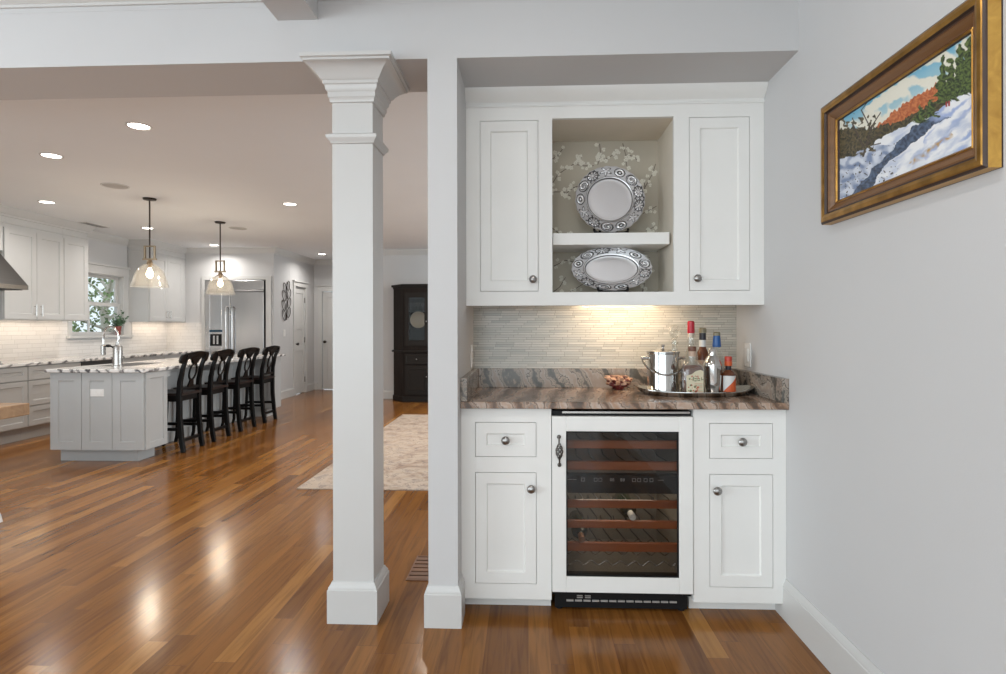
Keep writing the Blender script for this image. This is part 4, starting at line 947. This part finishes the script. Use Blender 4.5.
# wall art, switch
wa = thing('wall_art', 'dark metal leaf sculpture hanging on the pantry wall', 'wall decoration', (SX, 9.98, 1.70), PI/2)
am = MB()
am.tube([(0, -.012, -.33), (-.02, -.012, -.15), (.02, -.012, 0), (-.01, -.012, .18), (.02, -.012, .34)], .006, 6)
for i, (x, z, r1, r2, an) in enumerate(((-.07, -.25, .05, .10, .5), (.06, -.20, .05, .10, -.5), (-.08, -.08, .05, .10, .5), (.07, -.03, .05, .10, -.5), (-.07, .09, .05, .10, .5), (.07, .13, .05, .10, -.5), (-.05, .23, .04, .09, .4), (.05, .27, .04, .09, -.3))):
    x *= 1.5
    am.tube([(x+r1*1.3*math.cos(q)*math.cos(an)-r2*math.sin(q)*math.sin(an), -.012, z+r1*math.cos(q)*math.sin(an)+r2*math.sin(q)*math.cos(an)) for q in [2*PI*k/18 for k in range(18)]], .006, 6, closed=True)
    am.tube([(x-r2*.8*math.sin(an), -.012, z+r2*.8*math.cos(an)), (x+r2*.8*math.sin(an), -.012, z-r2*.8*math.cos(an))], .003, 5)
am.build('metal_leaves', M_BRONZE, wa, smooth=True)
plate_sw('wall_switch', 'white switch plate below the metal leaf sculpture', (SX, 9.90, 1.14), PI/2, .09, .12)

# ================================================================== ISLAND
isl = thing('kitchen_island', 'pale grey panelled kitchen island with granite top and knee wall', 'kitchen island', (-3.93, 5.115, 0))
x0, x1 = -4.376+3.93, -3.495+3.93
b = MB().box(x0, x1, .02, .33, .113, .825).box(x0, .09, .33, 2.72, .113, .825).box(x0, x1-.02, 2.72, 2.98, .113, .825)
b.build('body', M_ISL, isl)
MB().box(x0+.03, x1-.11, .085, .32, 0, .113).box(x0+.03, .07, .32, 2.74, 0, .113).box(x0+.03, x1-.11, 2.74, 2.96, 0, .113).build('toe_kick', M_ISL, isl)
xs = [-4.376, -4.078, -3.790, -3.495]
for a, b_ in zip(xs, xs[1:]): MB().shaker(a+3.93+.002, b_+3.93-.002, .118, .823, 0, .02, .072, .009).build('front_panel', M_ISL, isl)
sp_ = MB().shaker(.02, .33, .118, .823, 0, .012, .055, .008).build('side_panel', M_ISL, isl, loc=(x1+.012, 0, 0), rotz=PI/2)
for i in range(6): MB().shaker(.34+i*.395, .73+i*.395, .118, .823, 0, .012, .06, .008).build('knee_panel', M_ISL, isl, loc=(.102, 0, 0), rotz=PI/2)
MB().shaker(.105, x1-.03, .118, .823, 0, .010, .055, .008).build('end_panel', M_ISL, isl, loc=(0, 2.709, 0))
MB().box(.10, .435, .331, .40, .76, .82).box(.10, .435, 2.60, 2.70, .76, .82).box(.10, .40, 1.4, 1.46, .74, .82).build('bracket', M_ISL, isl)
MB().box(x0-.03, x1+.025, -.03, 3.03, .8255, .857).build('countertop', M_GRANK, isl, bevel=.006)
MB().box(x0+.12, x0+.46, .42, .95, .8572, .8582).build('sink_opening', M_DARKIN, isl)
o_ = MB().box(-.064, .064, -.006, 0, -.034, .034).box(-.045, -.008, -.009, -.006, -.018, .018).box(.008, .045, -.009, -.006, -.018, .018).build('outlet_plate', M_PLAST, isl, bevel=.002, loc=(-3.933+3.93, .008, .640))
fc = thing('bar_faucet', 'thick stainless gooseneck faucet on the kitchen island', 'faucet', (-4.017, 5.50, .8575))
MB().lathe([(.052, 0), (.052, .008), (.042, .012), (.041, .190), (.038, .198), (.02, .203), (.016, .22), (.016, .24)], seg=28).build('faucet_body', M_NICKEL, fc, smooth=True)
MB().tube([(0, 0, .225), (0.01, 0, .28), (.0, 0, .335), (-.04, 0, .38), (-.075, 0, .392), (-.115, 0, .378), (-.142, 0, .33), (-.146, 0, .26), (-.146, 0, .20)], .010, 10).build('gooseneck', M_SILV, fc, smooth=True)
MB().lathe([(.012, .105), (.022, .11), (.022, .20), (.012, .212)], cx=-.146, seg=16).build('spray_head', M_NICKEL, fc, smooth=True)
MB().tube([(-.04, 0, .18), (-.085, 0, .205), (-.11, 0, .20)], .008, 8).lathe([(0, -.016), (.02, -.012), (.024, 0), (.02, .012), (0, .016)], cx=-.095, cz=.20, seg=14).build('lever', M_RUBBER, fc, smooth=True)

# ================================================================== STOOLS
def make_stool():
    t = thing('bar_stool', 'x', 'stool', (0, 0, 0), 0, 'black counter stools along the island')
    hw = .165
    # local: front of the seat towards -x, back towards +x
    for s in (-1, 1):
        MB().bar([(.205, s*hw, 0, .95), (.185, s*hw, .12), (.165, s*hw, .35, 1.05), (.162, s*hw, .55, 1.1), (.170, s*hw*.99, .70, 1.0), (.200, s*hw*.98, .84, .85), (.245, s*hw*.98, .965, .75)], .036, .044).build('back_leg', M_BLACK, t, bevel=.004)
        MB().bar([(-.215, s*hw, 0, .8), (-.20, s*hw, .06, .8), (-.185, s*hw, .35, .95), (-.180, s*hw, .55, 1.1)], .036, .036).build('front_leg', M_BLACK, t, bevel=.004)
        MB().box(-.185, .17, s*hw-.011, s*hw+.011, .215, .245).build('side_stretcher', M_BLACK, t, bevel=.003)
    MB().box(-.205, -.180, -hw, hw, .175, .215).build('footrest', M_BLACK, t, bevel=.003)
    MB().box(.168, .190, -hw, hw, .100, .130).build('back_stretcher', M_BLACK, t, bevel=.003)
    MB().box(-.195, .150, -hw-.012, -hw+.010, .505, .562).box(-.195, .150, hw-.010, hw+.012, .505, .562).box(-.197, -.175, -hw, hw, .505, .562).box(.145, .165, -hw, hw, .505, .562).build('seat_rail', M_BLACK, t, bevel=.003)
    # saddle seat
    n = 14; vs = []; fs = []
    for i in range(n+1):
        for j in range(n+1):
            u, v = i/n*2-1, j/n*2-1; x = -.012+u*.208; y = v*(.197-.012*(u+1)); e = max(abs(u), abs(v))
            z = .592-.014*(1-u*u)*(1-v*v)-(.008 if e > .99 else 0)
            vs.append((x, y, z))
    N0 = len(vs); vs += [(x, y, .563) for x, y, z in vs]
    for i in range(n):
        for j in range(n): a = i*(n+1)+j; fs += [(a, a+n+1, a+n+2, a+1), (N0+a, N0+a+1, N0+a+n+2, N0+a+n+1)]
    for i in range(n):
        for a, b_ in ((i, i+1), (n*(n+1)+i, n*(n+1)+i+1), (i*(n+1), (i+1)*(n+1)), (i*(n+1)+n, (i+1)*(n+1)+n)): fs.append((a, b_, N0+b_, N0+a))
    MB().add(vs, fs).build('seat', M_SEAT, t, smooth=True)
    # crest rail with scrolled ears and a keystone drop
    P = [(0, .868), (.028, .872), (.048, .888), (.062, .908), (.090, .924), (.130, .920), (.165, .898), (.198, .878), (.226, .886), (.242, .912), (.240, .945), (.224, .970), (.192, .982), (.135, .986), (.070, .994), (0, .998)]
    poly = P + [(-y, z) for y, z in P[::-1][1:-1]]
    cr = MB().prism(poly, .0, .026, 'YZ')
    cr.v = [(.210+(z-.88)*.30+.26*y*y*-1.2+x, y, z) for x, y, z in cr.v]
    cr.build('crest_rail', M_BLACK, t, bevel=.004)
    ov = MB(); O = []; I = []
    for k in range(28):
        a = 2*PI*k/28; O.append((.070*math.cos(a), .790+.092*math.sin(a))); I.append((.052*math.cos(a), .790+.074*math.sin(a)))
    ov.ring(O, I, 0, .012, 'YZ'); ov.prism([(-.046, .635), (.046, .635), (.040, .665), (.026, .706), (-.026, .706), (-.040, .665)], 0, .016, 'YZ'); ov.prism([(-.016, .872), (.016, .872), (.022, .890), (-.022, .890)], .0, .016, 'YZ')
    ov.v = [(x+.168+(z-.65)*.21, y, z) for x, y, z in ov.v]; ov.build('splat', M_BLACK, t, smooth=True)
    MB().box(.160, .180, -hw, hw, .615, .642).build('lower_back_rail', M_BLACK, t, bevel=.003)
    return t
st0 = make_stool()
LB = ['black counter stool nearest the camera, first along the island', 'second black counter stool from the near end of the island', 'third black counter stool from the near end of the island', 'farthest black counter stool, closest to the pantry wall']
for i, y in enumerate((5.72, 6.26, 6.87, 7.475)):
    s = st0 if i == 0 else copy_tree(st0)
    s.location = (-3.595, y, 0); s['label'] = LB[i]; s.rotation_euler = (0, 0, (0, .03, -.02, .02)[i])

# ================================================================== PENDANTS
def pendant(label, x, y):
    t = thing('pendant_light', label, 'pendant light', (x, y, KC), 0, 'glass pendants over the island')
    MB().lathe([(0, 0), (.062, 0), (.064, -.006), (.058, -.016), (.012, -.022), (0, -.024)], seg=24).build('canopy', M_BRONZE, t, smooth=True)
    MB().tube([(0, 0, -.02), (0, 0, -.645)], .0075, 10).build('stem', M_BRONZE, t, smooth=True)
    w = .052; z0, z1 = -.625, -.487
    m = MB()
    for s in (-1, 1): m.box(s*w-.008, s*w+.008, -.012, .012, z0, z1)
    m.box(-w, w, -.012, .012, z1-.014, z1).box(-w-.02, w+.02, -.014, .014, z0-.012, z0+.006)
    m.build('cage', M_BRASS, t, bevel=.003)
    MB().lathe([(0, -.637), (.018, -.637), (.026, -.655), (.030, -.672), (.020, -.690), (.016, -.715), (0, -.716)], seg=16).build('socket', M_BRASS, t, smooth=True)
    pr = [(.030, -.668), (.045, -.676), (.080, -.700), (.120, -.745), (.142, -.800), (.158, -.860), (.166, -.885), (.174, -.905), (.177, -.915)]
    MB().lathe(pr+[(r-.003, z-.001) for r, z in pr[::-1]], seg=40, cap=False).build('glass_shade', M_PENDG, t, smooth=True)
    MB().lathe([(0, -.712), (.013, -.716), (.016, -.735), (.030, -.765), (.033, -.785), (.026, -.808), (0, -.822)], seg=20).build('bulb', M_BULB, t, smooth=True)
    point('pendant_bulb_light', (x, y, KC-.86), 9, (1, .85, .66), .035)
    return t
pendant('clear glass bell pendant lamp nearer the camera over the island', -3.90, 5.81)
pendant('clear glass bell pendant lamp farther back, before the refrigerator', -3.88, 7.145)

# ================================================================== RECESSED LIGHTS, SPEAKERS
cans = [(-2.57, 3.72, 'recessed ceiling light nearest the header, largest of them'), (-3.683, 4.323, 'second nearest recessed ceiling light, toward the left wall'),
        (-5.089, 5.914, 'recessed ceiling light in front of the range hood cabinets'), (-5.079, 7.523, 'recessed ceiling light behind the near pendant stem'),
        (-2.565, 6.146, 'recessed ceiling light left of the column, alone in the open ceiling'), (-5.058, 9.125, 'recessed ceiling light near the refrigerator wall crown'),
        (-3.73, 10.353, 'farthest recessed ceiling light, by the pantry wall')]
for x, y, lb_ in cans:
    t = thing('recessed_light', lb_, 'ceiling light', (x, y, KC), 0, 'recessed ceiling lights')
    MB().lathe([(.060, -.0005), (.066, -.005), (.076, -.004), (.080, 0)], seg=32, cap=False).build('trim_ring', M_TRIM, t, smooth=True)
    MB().lathe([(0, -.003), (.061, -.003)], seg=32, cap=False).build('lens', M_LAMP, t)
    area('recessed_lamp_light', (x, y, KC-.012), .12, 9, NEUT, spread=2.6)
for x, y in ((-1.0, 6.3), (.8, 6.3), (-1.0, 8.6)):
    area('dining_lamp_light', (x, y, KC-.02), .14, 14, (1, .88, .76), spread=2.8)
for x, y, r, lb_ in ((-3.87, 5.27, .115, 'round white ceiling speaker left of the near pendant'), (-3.88, 7.60, .115, 'round white ceiling speaker behind the far pendant')):
    t = thing('ceiling_speaker', lb_, 'speaker', (x, y, KC))
    MB().lathe([(r-.012, -.002), (r-.008, -.007), (r, -.006), (r+.003, 0)], seg=36, cap=False).build('bezel', M_TRIM, t, smooth=True); MB().lathe([(0, -.004), (r-.01, -.003)], seg=36, cap=False).build('grille', mat('speaker_grille', (.42, .41, .40), .7), t)
t = MB().box(-.06, .06, -.2, .2, -.006, 0)
for i in range(3): t.box(-.045+i*.035, -.030+i*.035, -.18, .18, -.008, -.006, 1)
tag(t.build('ceiling_vent', [M_TRIM, M_SLOT], loc=(-5.60, 7.25, KC)), 'narrow white slot vent in the ceiling above the narrow cabinet', 'vent')

# ================================================================== CHINA CABINET
cx, cy = -1.62, 9.43
cc = thing('china_cabinet', 'tall dark espresso china cabinet with glazed door in the dining room', 'cabinet', (cx, cy, 0))
def foot(o=0): return [(-.43-o*.4, -o), (.43+o*.4, -o), (.65+o, .28-o*.4), (.65+o, .45), (-.65-o, .45), (-.65-o, .28-o*.4)]
MB().prism(foot(.015), 0, .09).build('plinth', M_ESP2, cc, bevel=.004)
MB().prism(foot(0), .09, .82).build('lower_body', M_ESP, cc)
MB().prism(foot(.03), .82, .85).build('waist_moulding', M_ESP2, cc, bevel=.006)
ub = MB().prism([(-.65, .28), (-.43, 0), (-.40, 0), (-.40, .2), (-.40, .45), (-.65, .45)], .85, 1.88).prism([(.43, 0), (.65, .28), (.65, .45), (.40, .45), (.40, 0)], .85, 1.88).box(-.40, .40, .40, .45, .85, 1.88).box(-.40, .40, .0, .40, .85, .93).box(-.40, .40, .0, .40, 1.80, 1.88)
ub.build('upper_body', M_ESP, cc)
MB().prism(foot(.01), 1.88, 1.91).prism(foot(.035), 1.91, 1.945).build('cornice', M_ESP2, cc, bevel=.005)
for x in (-.395, .005):
    d = face(MB(), x, x+.39, .93, 1.80, [(x+.065, x+.325, 1.02, 1.72)], -.02, .019).build('door', M_ESP2, cc, bevel=.003)
    MB().box(x+.066, x+.324, -.013, -.010, 1.021, 1.719).build('glass_pane', M_CHINAG, d)
    knob(d, x+(.36 if x < 0 else .03), 1.33, -.02, .012)
    d = MB().shaker(x, x+.39, .13, .60, -.02, .0195, .06, .01).build('door', M_ESP2, cc); knob(d, x+(.36 if x < 0 else .03), .42, -.02, .012)
    d = MB().shaker(x, x+.39, .63, .79, -.02, .0195, .025, .004).build('drawer', M_ESP2, cc); knob(d, x+.195, .71, -.02, .012)
MB().box(-.40, .40, .05, .40, 1.20, 1.22).build('shelf', M_ESP, cc)
MB().box(-.40, .40, .05, .40, 1.50, 1.515).build('shelf', M_ESP, cc)
pl = MB().lathe([(0, .01), (.08, .01), (.135, .0), (.14, -.003), (.135, .006), (.09, .016), (0, .018)], axis='Y', seg=32)
tag(pl.build('display_plate', mat('cream_china', (.66, .56, .42), .25), loc=(cx-.21, cy+.2, 1.36), smooth=True), 'round cream plate standing behind the glass of the dark china cabinet', 'plate')
rr = random.Random(2)
for i in range(5):
    g = MB().lathe([(0, 0), (.03, 0), (.03, .003), (.004, .006), (.004, .06), (.03, .09), (.034, .13)], seg=14, cap=False)
    tag(g.build('wine_glass', M_CLEAR, loc=(cx-.34+i*.065, cy+.17+.07*(i % 2), 1.515), smooth=True), 'small stemmed glass on the top shelf inside the china cabinet', 'glass', 'glassware inside the china cabinet')

# ================================================================== TABLE AT THE LEFT EDGE
tt = thing('dining_table', 'wooden trestle table with white splayed legs at the left picture edge', 'table', (-3.145, 3.523, 0))
MB().box(-1.9, 0, -1.0, 0, .685, .76).build('tabletop', M_TABLE, tt, bevel=.006)
MB().bar([(-.34, -.08, .685), (-.44, -.08, .52)], .05, .05).build('brace', M_ESP, tt)
for y in (-.035, -.9):
    MB().prism([(-.66, 0), (-.19, 0), (-.205, .05), (-.26, .13), (-.34, .2), (-.48, .2), (-.58, .13), (-.645, .05)], y-.05, y+.05, 'XZ').prism([(-.62, .05), (-.20, .05), (-.22, .10), (-.35, .16), (-.38, .62), (-.45, .685), (-.37, .685), (-.37, .62), (-.36, .2), (-.44, .2), (-.46, .62), (-.40, .685), (-.55, .685), (-.48, .62), (-.50, .16), (-.60, .10)][:5]+[(-.34, .685), (-.50, .685), (-.48, .62), (-.50, .16), (-.60, .10)], y-.04, y+.04, 'XZ').build('leg', M_TRIM, tt, bevel=.004)
